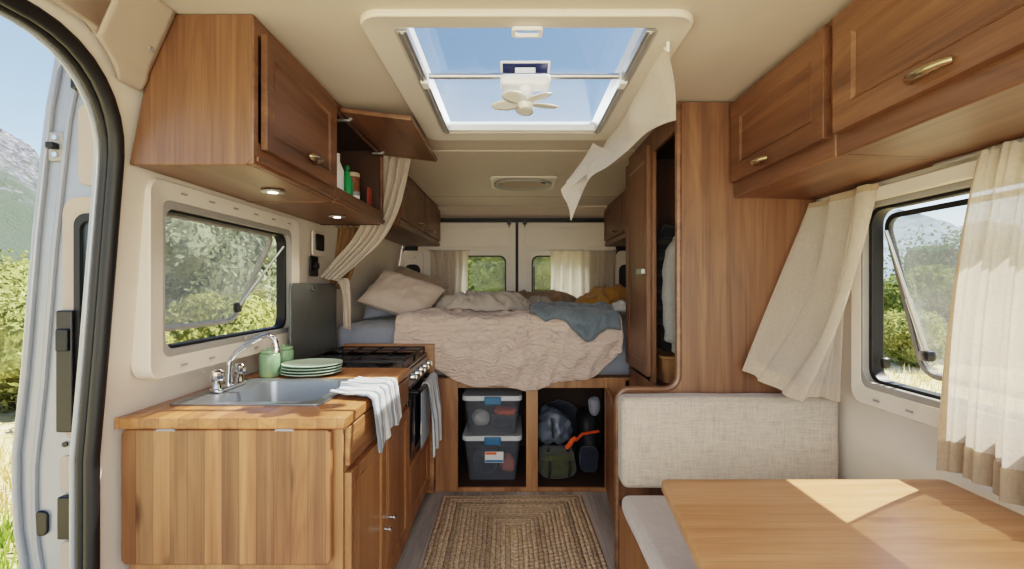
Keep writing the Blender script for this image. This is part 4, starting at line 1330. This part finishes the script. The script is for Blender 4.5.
garment('jacket', 'light grey knitted jacket hanging at the front of the wardrobe bay', 'jacket', M['greyknit'], 2.62, .96, 1.62, .31, .08, sleeve_y=-.03, xc=.985)
garment('shirt', 'dark plaid shirt hanging behind the light grey jacket', 'shirt', M['plaid'], 2.80, .95, 1.70, .31, .07, sleeve_y=-.01, xc=.985)
t = thing('wicker_basket', 'brown wicker basket at the bottom of the wardrobe bay', 'basket', (.87, 2.62, .80))
mb = MB(); lo = rrect(.77, .97, 2.56, 2.88, .03); hi = rrect(.755, .985, 2.545, 2.895, .035); k = len(lo)
mb.add([(x, y, .801) for x, y in lo] + [(x, y, .93) for x, y in hi], [tuple(range(k - 1, -1, -1))] + [(i, (i + 1) % k, k + (i + 1) % k, k + i) for i in range(k)])
mb.build('body', M['wicker'], t, angle=60)
MB().tube([(x, y, .932) for x, y in hi], .009, 8, closed=True).build('woven_rim', M['wicker'], t)
MB().box(.83, .89, 2.538, 2.5445, .875, .905).build('handle_plate', M['label'], t, bevel=.003)

t = thing('bench', 'wooden dinette bench base under the linen seat cushion', 'bench', (.9, 1.6, 0))
MB().box(.446, .466, 1.42, 2.145, .001, .362).build('front_panel', M['base_z'], t, bevel=.003)
MB().box(.447, 1.335, 1.42, 2.145, .3625, .376).build('seat_board', M['wood_y'], t)
MB().box(.467, 1.335, 1.42, 1.44, .001, .362).build('end_panel', M['base_z'], t)


def cushion(name, label, mat, x0, x1, y0, y1, z0, z1, p, top_bulge):
    c = ((x0 + x1) / 2, (y0 + y1) / 2, (z0 + z1) / 2); s = (x1 - x0, y1 - y0, z1 - z0)
    o = MB().rbox(c, s, p, 14, .003, 6, top_bulge).build(name, mat, angle=180)
    return tag(o, label, 'cushion')


cushion('seat_cushion', 'pale linen seat cushion on the dinette bench', M['seat'], .43, 1.335, 1.40, 2.030, .384, .458, .028, .004)
cushion('back_cushion', 'grey beige linen backrest cushion standing against the wooden panel', M['linen'], .44, 1.325, 2.035, 2.146, .472, .842, .026, .004)
t = thing('dinette_table', 'honey coloured wooden dinette table in front of the linen bench', 'table', (.86, 1.0, 0))
def taper(pts):
    return [(x + (.05 * (y - 1.503) / .478 * (1.29 - x) / .85), y) for x, y in pts]
MB().prism(taper(rrect(.437, 1.29, .50, 1.505, .022)), 'xy', .69, .72).build('tabletop', M['table'], t, bevel=.005)
MB().cyl((.88, .95, .02), (.88, .95, .6895), .035).lathe([(.16, .0), (.15, .012), (.04, .02)], (.88, .95, .002)).build('pedestal_leg', M['alu'], t)

# overhead cabinets above the dinette
def right_unit(y0, y1, label, hy, hz, big):
    t = thing('overhead_cabinet', label, 'wall cabinet', (1.1, y0, 1.675))
    xf = .945; zb = 1.682
    poly = [(xf, zb), (xf, top + .002), (XR(2.1) - .02, top + .002), (XR(1.7) - .02, zb - .012)]
    MB().prism(poly, 'xz', y0, y0 + .018).build('side_panel', M['wood_z'], t)
    MB().prism(poly, 'xz', y1 - .018, y1).build('side_panel', M['wood_z'], t)
    MB().add([(xf + .016, y0 + .019, zb + .001), (XR(1.7) - .021, y0 + .019, zb - .012), (XR(1.7) - .021, y1 - .019, zb - .012), (xf + .016, y1 - .019, zb + .001)] + [(xf + .016, y0 + .019, zb + .018), (XR(1.7) - .021, y0 + .019, zb + .005), (XR(1.7) - .021, y1 - .019, zb + .005), (xf + .016, y1 - .019, zb + .018)],
             [(0, 1, 2, 3), (7, 6, 5, 4), (0, 4, 5, 1), (1, 5, 6, 2), (2, 6, 7, 3), (3, 7, 4, 0)]).build('bottom_board', M['wood_y'], t)
    MB().box(xf - .003, xf + .015, y0, y1, zb - .004, top + .001).build('face_frame', M['wood_y'], t, bevel=.006)
    dr = panel_door(t, 'door', M['wood_y'], 'yz', y0 + .022, y1 - .022, zb + .058, top - .02, xf - .0032, -1, .07, .024)
    bow_handle(dr, hy, hz, xf - .027, -1, .115 if big else .085)
    return t


right_unit(1.468, 2.152, 'wooden wall cabinet next to the wardrobe panel over the bench', 1.858, 1.767, False)
right_unit(.72, 1.4675, 'wooden wall cabinet over the dinette table with long curved handle', 1.105, 1.775, True)
right_unit(-.05, .718, 'wooden wall cabinet closest to the viewer over the dinette', .3, 1.775, True)

# ================================================================ CEILING FITTINGS
t = thing('ceiling_vent', 'small oblong ceiling vent behind the roof window', 'vent', (.06, 3.84, CEIL))
MB().prism(rrect(-.19, .31, 3.62, 4.06, .04), 'xy', CEIL - .016, CEIL - .001).build('mounting_plate', M['plastic_cream'], t, bevel=.006)
MB().ring(rrect(-.16, .28, 3.66, 4.02, .16, 8), rrect(-.12, .24, 3.70, 3.98, .138, 8), 'xy', CEIL - .017, CEIL - .034, CEIL - .024).build('vent_ring', M['grey_plastic'], t, bevel=.003)
MB().prism(rrect(-.118, .238, 3.702, 3.978, .136, 8), 'xy', CEIL - .024, CEIL - .018).build('mesh', M['trim_b'], t)
MB().lathe([(.016, 0), (.02, .012), (.0, .014)], (.215, 3.73, CEIL - .036), 14).build('dial', M['black'], t)

t = thing('solar_fan', 'white solar fan with blades hanging under the roof window bar', 'fan', (.04, 1.93, CEIL))
fy = 1.93
MB().obox((.04, fy + .03, CEIL + .058), (.195, .010, .056), (1.15, 0, 0)).box(.0, .08, fy + .01, fy + .05, CEIL + .009, CEIL + .05).build('mounting_plate', M['white'], t, bevel=.004)
MB().obox((.04, fy + .027, CEIL + .052), (.176, .003, .046), (1.15, 0, 0)).build('solar_panel', M['solar'], t)
MB().box(-.055, .135, fy - .045, fy + .045, CEIL - .036, CEIL + .004).build('motor_box', M['white'], t, bevel=.012)
MB().lathe([(.0, -.118), (.020, -.116), (.030, -.105), (.032, -.085), (.026, -.07), (.024, -.058), (.034, -.037)], (.04, fy, CEIL)).build('hub', M['white'], t)
for k in range(5):
    a0 = k * 2 * PI / 5 + .35
    def bl(u, v, a0=a0):
        rr = lerp(.028, .135, u); w = .075 * (math.sin(PI * min(1, u * .75 + .15)) ** .7)
        s = (v - .5) * w
        return (.04 + rr * math.cos(a0) - s * math.sin(a0), fy + rr * math.sin(a0) + s * math.cos(a0), CEIL - .095 + s * .16)
    MB().grid(bl, 10, 5).build('blade', M['white'], t, solid=.003)

# ================================================================ CURTAINS
def cloth_rows(rows, Y, folds, amp, nu=70, nv=60, ph=0.0, yfun=None):
    Ls = [at(*r[0], r[2] if len(r) > 2 else Y) for r in rows]; Rs = [at(*r[1], r[2] if len(r) > 2 else Y) for r in rows]
    def f(u, v):
        a, b = polyline(Ls, v), polyline(Rs, v)
        p = a.lerp(b, u)
        w = (b - a).length
        am = min(amp, w * .35)
        p.y += am * math.sin(u * folds * 2 * PI + ph + .6 * math.sin(v * 4)) + .3 * am * math.sin(u * folds * 4.6 * PI + v * 3)
        return p
    return MB().grid(f, nu, nv)


t = thing('bed_curtain', 'cream linen curtain hung at the cabinet end and tied back to the wall', 'curtain', (-.75, 2.95, 1.3))
rows = [((372, 151), (411, 157)), ((371, 168), (408, 172)), ((370, 188), (404, 190)), ((364, 212), (397, 214)), ((352, 238), (383, 240)), ((334, 260), (361, 262)), ((321, 277), (338, 281))]
cloth_rows(rows, 2.975, 5, .035).build('drape', M['drape'], t, solid=.002, angle=180)
rows = [((328, 276), (341, 279)), ((336, 281), (348, 279)), ((341, 292), (350, 290)), ((343, 308), (351, 308)), ((344, 328), (351, 330))]
cloth_rows(rows, 2.99, 2, .018).build('tail', M['drape'], t, solid=.002, angle=180)
MB().cyl((-.88, 2.96, 2.085), (-.58, 2.96, 2.085), .007, n=8).build('curtain_rail', M['alu'], t)
for x in (-.84, -.77, -.70, -.63):
    MB().tube([(x, 2.96, 2.096), (x + .006, 2.955, 2.08), (x, 2.96, 2.068)], .004, 6).build('hook', M['white'], t)
t = thing('tan_curtain', 'brown tan curtain gathered in the wall corner behind the cream drape', 'curtain', (-1.05, 3.2, 1.3))
cloth_rows([((338, 225), (362, 225)), ((335, 250), (358, 250)), ((331, 275), (352, 275)), ((329, 289), (346, 289))], 3.12, 4, .02).build('drape', M['tan_drape'], t, solid=.002, angle=180)
MB().cyl((-1.12, 3.12, 1.672), (-.93, 3.12, 1.672), .006, n=8).build('curtain_rail', M['alu'], t)


def rear_curtain(x0, x1, lab, folds):
    t = thing('gathered_curtain', lab, 'curtain', ((x0 + x1) / 2, 5.08, 1.0))
    def f(u, v):
        return (lerp(x0, x1, u) + .01 * math.sin(v * 5 + u * 9) * v, 5.075 + .022 * math.sin(u * folds * 2 * PI + .5 * v) * (.35 + .65 * min(1, v * 4)), lerp(1.665, .99, v))
    MB().grid(f, folds * 12, 30).build('drape', M['curtain'], t, angle=180)
    MB().cyl((x0 - .02, 5.075, 1.66), (x1 + .02, 5.075, 1.66), .007, n=8).build('curtain_rail', M['alu'], t)


rear_curtain(-.86, -.475, 'gathered linen curtain at the rear window over the pillows', 5)
rear_curtain(.36, 1.02, 'wide linen curtain covering most of the rear window beside the wardrobe', 7)

# blown dinette curtain
t = thing('dinette_curtain', 'linen curtain blown into the room at the bench end of the window', 'curtain', (1.27, 1.9, 1.66))
TP = [Vector((1.262, 2.11, 1.648)), Vector((1.255, 1.95, 1.652)), Vector((1.25, 1.765, 1.655)), Vector((1.268, 1.84, 1.652)), Vector((1.272, 1.93, 1.65))]
BT = [at(745, 371, 2.07), at(768, 384, 2.00), at(797, 399, 1.86), at(812, 396, 1.93), at(841, 401, 1.965)]
BT[4].x = min(BT[4].x, 1.31)
def bc(u, v):
    a = polyline(TP, u); b = polyline(BT, u)
    p = a.lerp(b, v)
    k = math.sin(PI * v)
    p.x += .06 * k * (u < .6) * math.sin(PI * min(1, u / .6)) - .05 * math.sin(PI * v) * 0
    p.y -= .03 * k * math.sin(PI * u)
    p.z += -.03 * k * math.sin(PI * min(1, u / .55)) * (1 - u)
    am = .024 * (1 - .35 * v)
    p.y += am * math.sin(u * 30 + 1.5 * v) + .4 * am * math.sin(u * 71)
    p.x -= am * .6 * math.cos(u * 26 + v)
    p.x = min(p.x, XR(p.z) - .024)
    p.y = min(p.y, 2.138)
    return p
d_ = MB().grid(bc, 90, 60).build('drape', M['curtain'], t, angle=180)
MB().grid(lambda u, v: Vector(bc(u, .925 + v * .075)) + Vector((-.002, -.004, -.001)), 90, 4).build('hem', M['curtain_hem_light'], d_, angle=180)
MB().grid(lambda u, v: Vector(bc(u, v * .03)) + Vector((-.004, -.006, .002)), 90, 2).build('gathered_heading', M['curtain_hem'], d_, angle=180)
t = thing('dinette_curtain', 'linen curtain hanging straight beside the table with brown hem', 'curtain', (1.27, 1.25, 1.66))
def nc(u, v):
    y = lerp(lerp(1.335, 1.455, v ** .8), 1.02, u)
    fold = math.sin(u * 5 * 2 * PI + .8 * v) * .6 + .4 * math.sin(u * 11 * 2 * PI + 2 * v)
    z = lerp(1.656, .765, v) + .01 * math.sin(u * 9)
    x = 1.262 - .015 - .022 * fold * (.5 + .5 * v) - .03 * math.sin(PI * v) * .5 + .0 * v
    return (x, y, z)
d_ = MB().grid(nc, 90, 60).build('drape', M['curtain'], t, angle=180)
MB().grid(lambda u, v: Vector(nc(u, .90 + v * .10)) + Vector((-.004, 0, -.001)), 90, 4).build('hem', M['curtain_hem'], d_, angle=180)
MB().grid(lambda u, v: Vector(nc(lerp(-.012, .035, u), v)) + Vector((-.004, .0, 0)), 4, 60).build('side_hem', M['curtain_hem'], d_, angle=180)
MB().cyl((1.25, 1.0, 1.66), (1.25, 1.49, 1.66), .006, n=8).build('curtain_rail', M['alu'], t)

# roof window cloth
t = thing('roof_curtain', 'white cloth hanging loose from one side of the roof window', 'curtain', (.49, 2.0, CEIL))
UP = [at(668, 38, 1.60), at(655, 54, 1.72), at(638, 89, 2.01), at(623, 116, 2.33), at(608, 139, 2.62), at(597, 155, 2.60), at(578, 171, 2.52), at(561, 189, 2.45)]
LO = [at(676, 120, 1.64), at(661, 125, 1.82), at(645, 134, 2.0), at(627, 151, 2.16), at(607, 167, 2.30), at(590, 178, 2.38), at(579, 201, 2.42), at(571, 221, 2.42)]
def rc(u, v):
    a, b = polyline(UP, u), polyline(LO, u)
    p = a.lerp(b, v)
    k = math.sin(PI * v)
    p.x += k * (.018 * math.sin(u * 16) + .012 * math.sin(u * 31 + v * 3))
    p.y += k * .02 * math.cos(u * 14 + 2 * v)
    p.z -= k * .03 * (1 - u)
    p.z = min(p.z, CEIL - .02)
    return p
d_ = MB().grid(rc, 90, 36).build('drape', M['gauze'], t, angle=180)
FA = [at(593, 143, 2.66), at(583, 160, 2.62), at(566, 182, 2.52)]
FB_ = [at(612, 150, 2.50), at(596, 166, 2.46), at(572, 186, 2.45)]
MB().grid(lambda u, v: polyline(FA, u).lerp(polyline(FB_, u), v) + Vector((0, .02 * math.sin(PI * v), 0)), 20, 10).build('folded_corner', M['gauze'], d_, angle=180)
MB().tube([(.485, 1.585, CEIL - .026), (.49, 1.60, CEIL - .045), (.485, 1.62, CEIL - .03)], .006, 6).build('clip', M['white'], d_)

# ================================================================ RUG
ra, rb = .428, .80
o = MB().prism(rrect(-ra, ra, -rb, rb, .02), 'xy', .0, .009).build('jute_rug', rug_mat(ra, rb), bevel=.003, loc=(0, 2.285, .001))
o.rotation_euler.z = math.radians(1.2)
tag(o, 'brown braided jute rug on the van floor', 'rug')
# ================================================================ OUTSIDE
GZ = -.55
t = NT('dry_grass_ground'); co = t.coords(False)
n1 = t.noise(co, .5, 5, .6); n2 = t.noise(co, 6, 4, .7)
col = t.ramp(t.math('ADD', t.math('MULTIPLY', n1, .5), t.math('MULTIPLY', n2, .5)), [(.36, lin(120, 116, 66)), (.47, lin(186, 168, 118)), (.58, lin(218, 204, 164))])
t.principled(col, 1.0, t.bump(n2, .8, .08))
o = MB().box(-400, 400, -60, 420, GZ - .2, GZ).build('ground', t.m, smooth=False)
tag(o, 'dry yellow grass ground outside the van', 'ground', kind='structure')


def mountain(name, label, a0, a1, r0, r1, hfun, mat, seed):
    def f(u, v):
        a = math.radians(lerp(a0, a1, u)); r = lerp(r0, r1, v)
        h = hfun(lerp(a0, a1, u)) * math.sin(min(1, v * 1.15) * PI / 2)
        x, y = r * math.sin(a), r * math.cos(a)
        n = noise.fractal(Vector((x * .03 + seed, y * .03, 0)), .9, 2.1, 6)
        n2 = abs(noise.noise(Vector((x * .09, y * .09, seed))))
        return (x, y, GZ - .5 + h * (1 + .16 * n) + (5 * n + 4 * n2) * v * min(1, h / 30))
    o = MB().grid(f, 160, 50).build(name, mat, angle=25)
    return tag(o, label, 'mountain', kind='structure')


t = NT('rock_slope'); co = t.coords(False)
sp = t.n('ShaderNodeSeparateXYZ'); t.l(co, sp.inputs[0])
nn = t.noise(co, .12, 6, .7); nf = t.noise(co, .5, 5, .75)
rock = t.ramp(nf, [(.36, lin(56, 59, 68)), (.5, lin(94, 96, 104)), (.62, lin(142, 142, 146))])
hgt = t.math('ADD', t.math('MULTIPLY', sp.outputs[2], 1 / 60), t.math('MULTIPLY', t.math('SUBTRACT', nn, .5), 1.2))
col = t.mix('MIX', t.ramp(hgt, [(.42, (1, 1, 1, 1)), (.62, (0, 0, 0, 1))]), rock, lin(66, 78, 64))
t.principled(col, 1.0, t.bump(nf, .8, 3))
mountain('mountain', 'grey rocky mountain beyond the open side door', -78, -18, 120, 300, lambda a: interp([(-78, 80), (-60, 72), (-50, 62), (-46, 55), (-43, 44), (-40, 38), (-30, 30), (-18, 22)], a), t.m, 3)
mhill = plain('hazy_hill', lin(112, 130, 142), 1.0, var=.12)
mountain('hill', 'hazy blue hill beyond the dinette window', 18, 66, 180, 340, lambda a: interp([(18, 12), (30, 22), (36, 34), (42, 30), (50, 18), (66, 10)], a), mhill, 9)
mountain('hill', 'low green hill far behind the rear doors', -20, 20, 160, 300, lambda a: 16 + 4 * math.sin(a * .3), plain('green_hill', lin(110, 130, 96), 1.0, var=.15), 5)

LEAF = [leafmat('leaf_light', lin(92, 104, 52), lin(176, 178, 116)), leafmat('leaf_mid', lin(70, 86, 46), lin(142, 152, 92)), leafmat('leaf_dark', lin(52, 72, 56), lin(108, 132, 100)),
        leafmat('leaf_grey', lin(96, 108, 84), lin(170, 176, 146))]
rng = np.random.default_rng(11)


def foliage(name, mat, parent, blobs, n, size):
    """n leaf sprays scattered in the shells of the given ellipsoids"""
    vol = np.array([b[3] * b[4] * b[5] for b in blobs]) ** (2 / 3)
    idx = rng.choice(len(blobs), n, p=vol / vol.sum())
    B = np.array(blobs)[idx]
    d = rng.normal(size=(n, 3)); d /= np.linalg.norm(d, axis=1)[:, None]
    r = 1 - .42 * rng.random(n) ** 1.6
    c = B[:, :3] + d * B[:, 3:6] * r[:, None]
    nrm = d + rng.normal(size=(n, 3)) * .6; nrm /= np.linalg.norm(nrm, axis=1)[:, None]
    t1 = np.cross(nrm, rng.normal(size=(n, 3))); t1 /= np.linalg.norm(t1, axis=1)[:, None]
    t2 = np.cross(nrm, t1)
    s = size * (.6 + .8 * rng.random(n))[:, None]
    v = np.stack([c - t1 * s, c + t2 * s * .5, c + t1 * s, c - t2 * s * .5], 1).reshape(-1, 3)
    mb = MB()
    mb.v = [tuple(p) for p in v]; mb.f = [(4 * i, 4 * i + 1, 4 * i + 2, 4 * i + 3) for i in range(n)]
    for b in blobs:
        mb.puff(b[:3], [q * 1.25 for q in b[3:6]], 6, 2, .25 * min(b[3:6]), 1.0 / max(.3, min(b[3:6])))
    me = bpy.data.meshes.new(name); me.from_pydata(mb.v, [], mb.f); me.update(); me.materials.append(mat)
    return put(name, me, parent)


def bush(x, y, w, h, kind, label, name='bush', n=5200, size=.052, trunk=False, group='bushes and trees outside the van'):
    t = thing(name, label, name, (x, y, GZ), group=group)
    bl = []
    k = 6 if not trunk else 9
    base = GZ + (h * .25 if trunk else 0)
    for i in range(k):
        a = rng.random() * 2 * PI; q = rng.random() ** .5 * w * .32
        zz = base + (h - (base - GZ)) * (.30 + .45 * rng.random()); rr = w * (.22 + .12 * rng.random())
        bl.append((x + q * math.cos(a), y + q * math.sin(a), zz, rr, rr, min(rr * 1.1, (GZ + h - zz))))
    bl.append((x, y, base + (h - (base - GZ)) * .45, w * .36, w * .36, (h - (base - GZ)) * .5))
    foliage('crown', LEAF[kind], t, bl, n, size)
    MB().tube([(x, y, GZ - .05), (x + .04, y, GZ + h * .3), (x - .03, y + .03, GZ + h * .6)], [h * .025 + .02, h * .02 + .01, .02], 8).build('trunk', M['bark'], t)
    return t


for a in ((-7.6, 7.5, 2.4, 2.0, 0, 'sunlit green bush standing closest outside the open side door'),
          (-9.6, 9.2, 2.8, 2.5, 0, 'tall light green bush beyond the doorway, in front of the mountain'),
          (-6.6, 7.7, 1.8, 1.5, 1, 'low green bush seen through the narrow gap of the open door'),
          (-12.4, 11.8, 3.4, 2.7, 1, 'broad green bush farthest off below the rocky mountain'),
          (-5.3, 7.0, 1.5, 1.35, 0, 'low pale bush under the tilted pane of the sink window'),
          (-5.0, 8.6, 2.0, 1.75, 0, 'round light green bush behind the sink window stay arm')):
    bush(*a)
for a in ((-6.6, 10.2, 3.4, 4.2, 3, 'grey green tree filling the near half of the sink window'),
          (-8.6, 12.6, 4.0, 4.8, 1, 'green tree standing behind the grey green one at the sink window'),
          (-6.4, 13.4, 3.6, 4.6, 3, 'grey green tree in the far half of the sink window'),
          (-9.9, 14.2, 3.6, 4.2, 1, 'green tree between sink window and open doorway'),
          (-1.3, 15.5, 4.6, 4.6, 1, 'leafy tree behind the bare rear door window'),
          (1.3, 16.0, 4.4, 5.0, 0, 'light green tree behind the curtained rear door window'),
          (-4.0, 17.0, 4.2, 4.6, 1, 'green tree behind the gathered rear curtain'),
          (13.4, 14.0, 4.6, 4.0, 2, 'big dark bluish tree outside the dinette window'),
          (10.6, 13.4, 2.4, 2.4, 1, 'smaller green tree between dark tree and window frame'),
          (17.6, 14.8, 4.6, 4.6, 2, 'dark tree behind the straight hanging dinette curtain')):
    bush(*a, name='tree', trunk=False, n=8500, size=.066)
for a in ((9.2, 11.5, 1.6, 1.3, 0, 'low yellow green bush at the edge of the dinette window'),
          (11.5, 12.2, 1.8, 1.1, 0, 'low yellow green bush under the dark bluish tree')):
    bush(*a)
# dry grass tufts near the van
def tufts(name, label, cells, mat, n):
    P = []; Fc = []
    for i in range(n):
        x0, x1, y0, y1 = cells[i % len(cells)]
        x, y = lerp(x0, x1, rng.random()), lerp(y0, y1, rng.random()); h = .10 + .18 * rng.random()
        a = rng.random() * PI; dx, dy = .012 * math.cos(a), .012 * math.sin(a); lx, ly = (rng.random() - .5) * .16, (rng.random() - .5) * .16
        b = len(P); P += [(x - dx, y - dy, GZ - .01), (x + dx, y + dy, GZ - .01), (x + lx, y + ly, GZ + h)]; Fc.append((b, b + 1, b + 2))
    me = bpy.data.meshes.new(name); me.from_pydata(P, [], Fc); me.update(); me.materials.append(mat)
    return tag(put(name, me), label, 'grass', kind='stuff')
tufts('dry_grass', 'dry straw coloured grass outside both sides of the van', [(-9, -4.0, 2.4, 5.6), (4.5, 12, 4, 10.4), (-4.0, -2.2, 4.4, 5.8)], leafmat('straw', lin(170, 150, 92), lin(226, 210, 160)), 14000)
tufts('green_grass', 'green grass at the foot of the open side door', [(-3.9, -2.2, 1.8, 4.2)], leafmat('fresh_grass', lin(84, 116, 42), lin(160, 180, 90)), 2200)

# ---------------------------------------------------------------- open side door outside the doorway
DY = 1.60
t = thing('door_3', 'pale grey van door standing open outside the side doorway', 'door', (-1.42, DY, -.1), kind='structure')
ol = [(60, 54), (50, 108), (43, 170), (36, 235), (30, 310), (25, 372), (21, 408), (16, 452), (16, 490), (18, 530), (23, 560), (27, 600)]
def dpt(px, py): q = at(px, py, DY); return (q.x, q.z)
left = [dpt(*p) for p in ol]
rx = -1.255
poly = left + [(rx, left[-1][1]), (rx, left[0][1] - .06), (rx - .03, left[0][1] - .01), (rx - .08, left[0][1] + .005)]
def ray_hit(pl, c, a):
    dx, dz = math.cos(a), math.sin(a); best = None
    for (x0_, z0_), (x1_, z1_) in zip(pl, pl[1:] + pl[:1]):
        ex, ez = x1_ - x0_, z1_ - z0_
        den = dx * ez - dz * ex
        if abs(den) < 1e-12: continue
        tt = ((x0_ - c[0]) * ez - (z0_ - c[1]) * ex) / den
        uu = ((x0_ - c[0]) * dz - (z0_ - c[1]) * dx) / den
        if tt > 0 and -1e-9 <= uu <= 1 + 1e-9 and (best is None or tt < best): best = tt
    return (c[0] + dx * best, c[1] + dz * best)


def dr_(a): return rrect(dpt(a[0], 0)[0], dpt(a[1], 0)[0], dpt(0, a[3])[1], dpt(0, a[2])[1], a[4])
hole = dr_((79, 108, 215, 425, .035))
hc = (sum(p[0] for p in hole) / len(hole), sum(p[1] for p in hole) / len(hole))
angs = sorted([math.atan2(p[1] - hc[1], p[0] - hc[0]) for p in hole + poly])
MB().ring([ray_hit(poly, hc, a) for a in angs], [ray_hit(hole, hc, a) for a in angs], 'xz', DY, DY + .055).build('door_leaf', M['van'], t, angle=30)
# outer flange along the sealing edge
MB().tube([(x + .008, DY - .006, z) for x, z in left], .012, 10).build('edge_flange', M['van'], t)
fl_ = [dpt(px + 20, py + 14) for px, py in ol]
MB().tube([(x, DY - .004, z) for x, z in fl_], .010, 8).build('inner_rib', M['van'], t)
# recessed trims
def dp(px0, px1, py0, py1, rr, y0, y1, name, mat, parent=t):
    a, b = dpt(px0, py1), dpt(px1, py0)
    return MB().prism(rrect(a[0], b[0], a[1], b[1], min(rr, (b[0] - a[0]) * .49)), 'xz', y0, y1).build(name, mat, parent, bevel=.004)
dp(80, 118, 104, 186, .03, DY - .010, DY - .0005, 'trim_panel', M['trim_b'])
MB().ring(dr_((67, 120, 198, 440, .05)), dr_((80, 112, 216, 424, .035)), 'xz', DY - .001, DY - .016, DY - .004).build('window_surround', M['trim_b'], t, angle=60)
dp(80, 112, 216, 424, .03, DY - .006, DY - .0012, 'pane', glass('door_glass', (.8, .84, .82, 1)), t)
MB().ring(dr_((78, 114, 214, 426, .038)), dr_((84, 108, 221, 419, .03)), 'xz', DY - .002, DY - .0165).build('window_seal', M['rubber'], t)
dp(64, 80, 310, 430, .006, DY - .030, DY - .0165, 'latch_plate', M['black'])
dp(66, 78, 328, 350, .006, DY - .040, DY - .0305, 'latch_lever', M['rubber'])
dp(62, 88, 455, 492, .02, DY - .010, DY - .0005, 'trim_panel', M['trim_b'])
dp(64, 86, 494, 536, .006, DY - .026, DY - .0005, 'latch_plate', M['black'])
dp(62, 88, 540, 590, .02, DY - .010, DY - .0005, 'trim_panel', M['trim_b'])
dp(36, 50, 510, 535, .02, DY - .010, DY - .0005, 'bolt_socket', M['black'])
q = dpt(66, 444); MB().lathe([(.009, 0), (.009, .004), (.0, .005)], (q[0], DY - .006, q[1]), 12, 'y').build('hole_plug', M['black'], t)
s = dp(52, 67, 133, 162, .006, DY - .014, DY - .0005, 'striker_plate', M['grey_plastic'])
for py in (139, 156):
    q = dpt(60, py); MB().lathe([(.008, 0), (.008, .006), (.0, .007)], (q[0], DY - .021, q[1]), 10, 'y').build('bolt', M['chrome'], s)
q = dpt(60, 148); MB().box(q[0] - .012, q[0] + .012, DY - .04, DY - .0145, q[1] - .01, q[1] + .01).build('striker_pin', M['rubber'], s, bevel=.003)
hg = dp(78, 92, 70, 92, .006, DY - .03, DY - .0005, 'hinge', M['black'])
a = dpt(86, 80); MB().bar((a[0], DY - .035, a[1]), (-1.20, DY - .10, a[1] + .01), .02, .025).build('hinge_arm', M['black'], hg)

# ================================================================ LIGHT
w = bpy.data.worlds.new('sky'); S.world = w; w.use_nodes = True
nt = w.node_tree; nt.nodes.clear()
sky = nt.nodes.new('ShaderNodeTexSky'); sky.sky_type = 'NISHITA'; sky.sun_disc = False
sky.sun_elevation = math.radians(55); sky.sun_rotation = math.radians(70); sky.air_density = 1.0; sky.dust_density = .6; sky.ozone_density = 1.5
bg = nt.nodes.new('ShaderNodeBackground'); bg.inputs[1].default_value = .28
ou = nt.nodes.new('ShaderNodeOutputWorld')
nt.links.new(sky.outputs[0], bg.inputs[0]); nt.links.new(bg.outputs[0], ou.inputs[0])

sun = bpy.data.lights.new('sun', 'SUN'); sun.energy = 15.0; sun.color = (1, .93, .82); sun.angle = math.radians(.6)
so = bpy.data.objects.new('sun', sun); C.objects.link(so)
so.rotation_euler = Vector((-1, -.4, -1.5)).to_track_quat('-Z', 'Y').to_euler(); so.location = (6, 3, 10)


def area(name, loc, to, sx, sy, e, c=(1, 1, 1)):
    l = bpy.data.lights.new(name, 'AREA'); l.shape = 'RECTANGLE'; l.size = sx; l.size_y = sy; l.energy = e; l.color = c
    o = bpy.data.objects.new(name, l); C.objects.link(o); o.location = loc
    o.rotation_euler = (Vector(to) - Vector(loc)).to_track_quat('-Z', 'Y').to_euler()
    return o


area('cabin_fill_lamp', (.05, -.45, 1.35), (.05, 3, .6), 2.0, 1.0, 15, (1, .97, .93)).data.spread = math.radians(120)  # added fill lamp behind the camera, brightens the cabin

area('rear_fill_lamp', (0, 6.3, 3.3), (0, 4.6, .9), 2.4, 1.2, 200, (1, 1, .95))  # added lamp, unseen above the rear doors, brightens bed and rear curtains

# ================================================================ CAMERA
cam = bpy.data.cameras.new('camera'); co = bpy.data.objects.new('camera', cam); C.objects.link(co)
co.location = (0, 0, CAMZ); co.rotation_euler = (PI / 2, 0, 0)
cam.sensor_width = 36; cam.lens = F / 1024 * 36
cam.shift_x = -(CX - 512) / 1024; cam.shift_y = (CY - 284.5) / 1024
cam.clip_start = .02; cam.clip_end = 1000
S.camera = co
S.view_settings.view_transform = 'Filmic'
S.view_settings.look = 'Medium High Contrast'
S.view_settings.exposure = .36
S.cycles.use_denoising = True
S.cycles.max_bounces = 10; S.cycles.transparent_max_bounces = 16; S.cycles.diffuse_bounces = 5
S.cycles.sample_clamp_indirect = 6
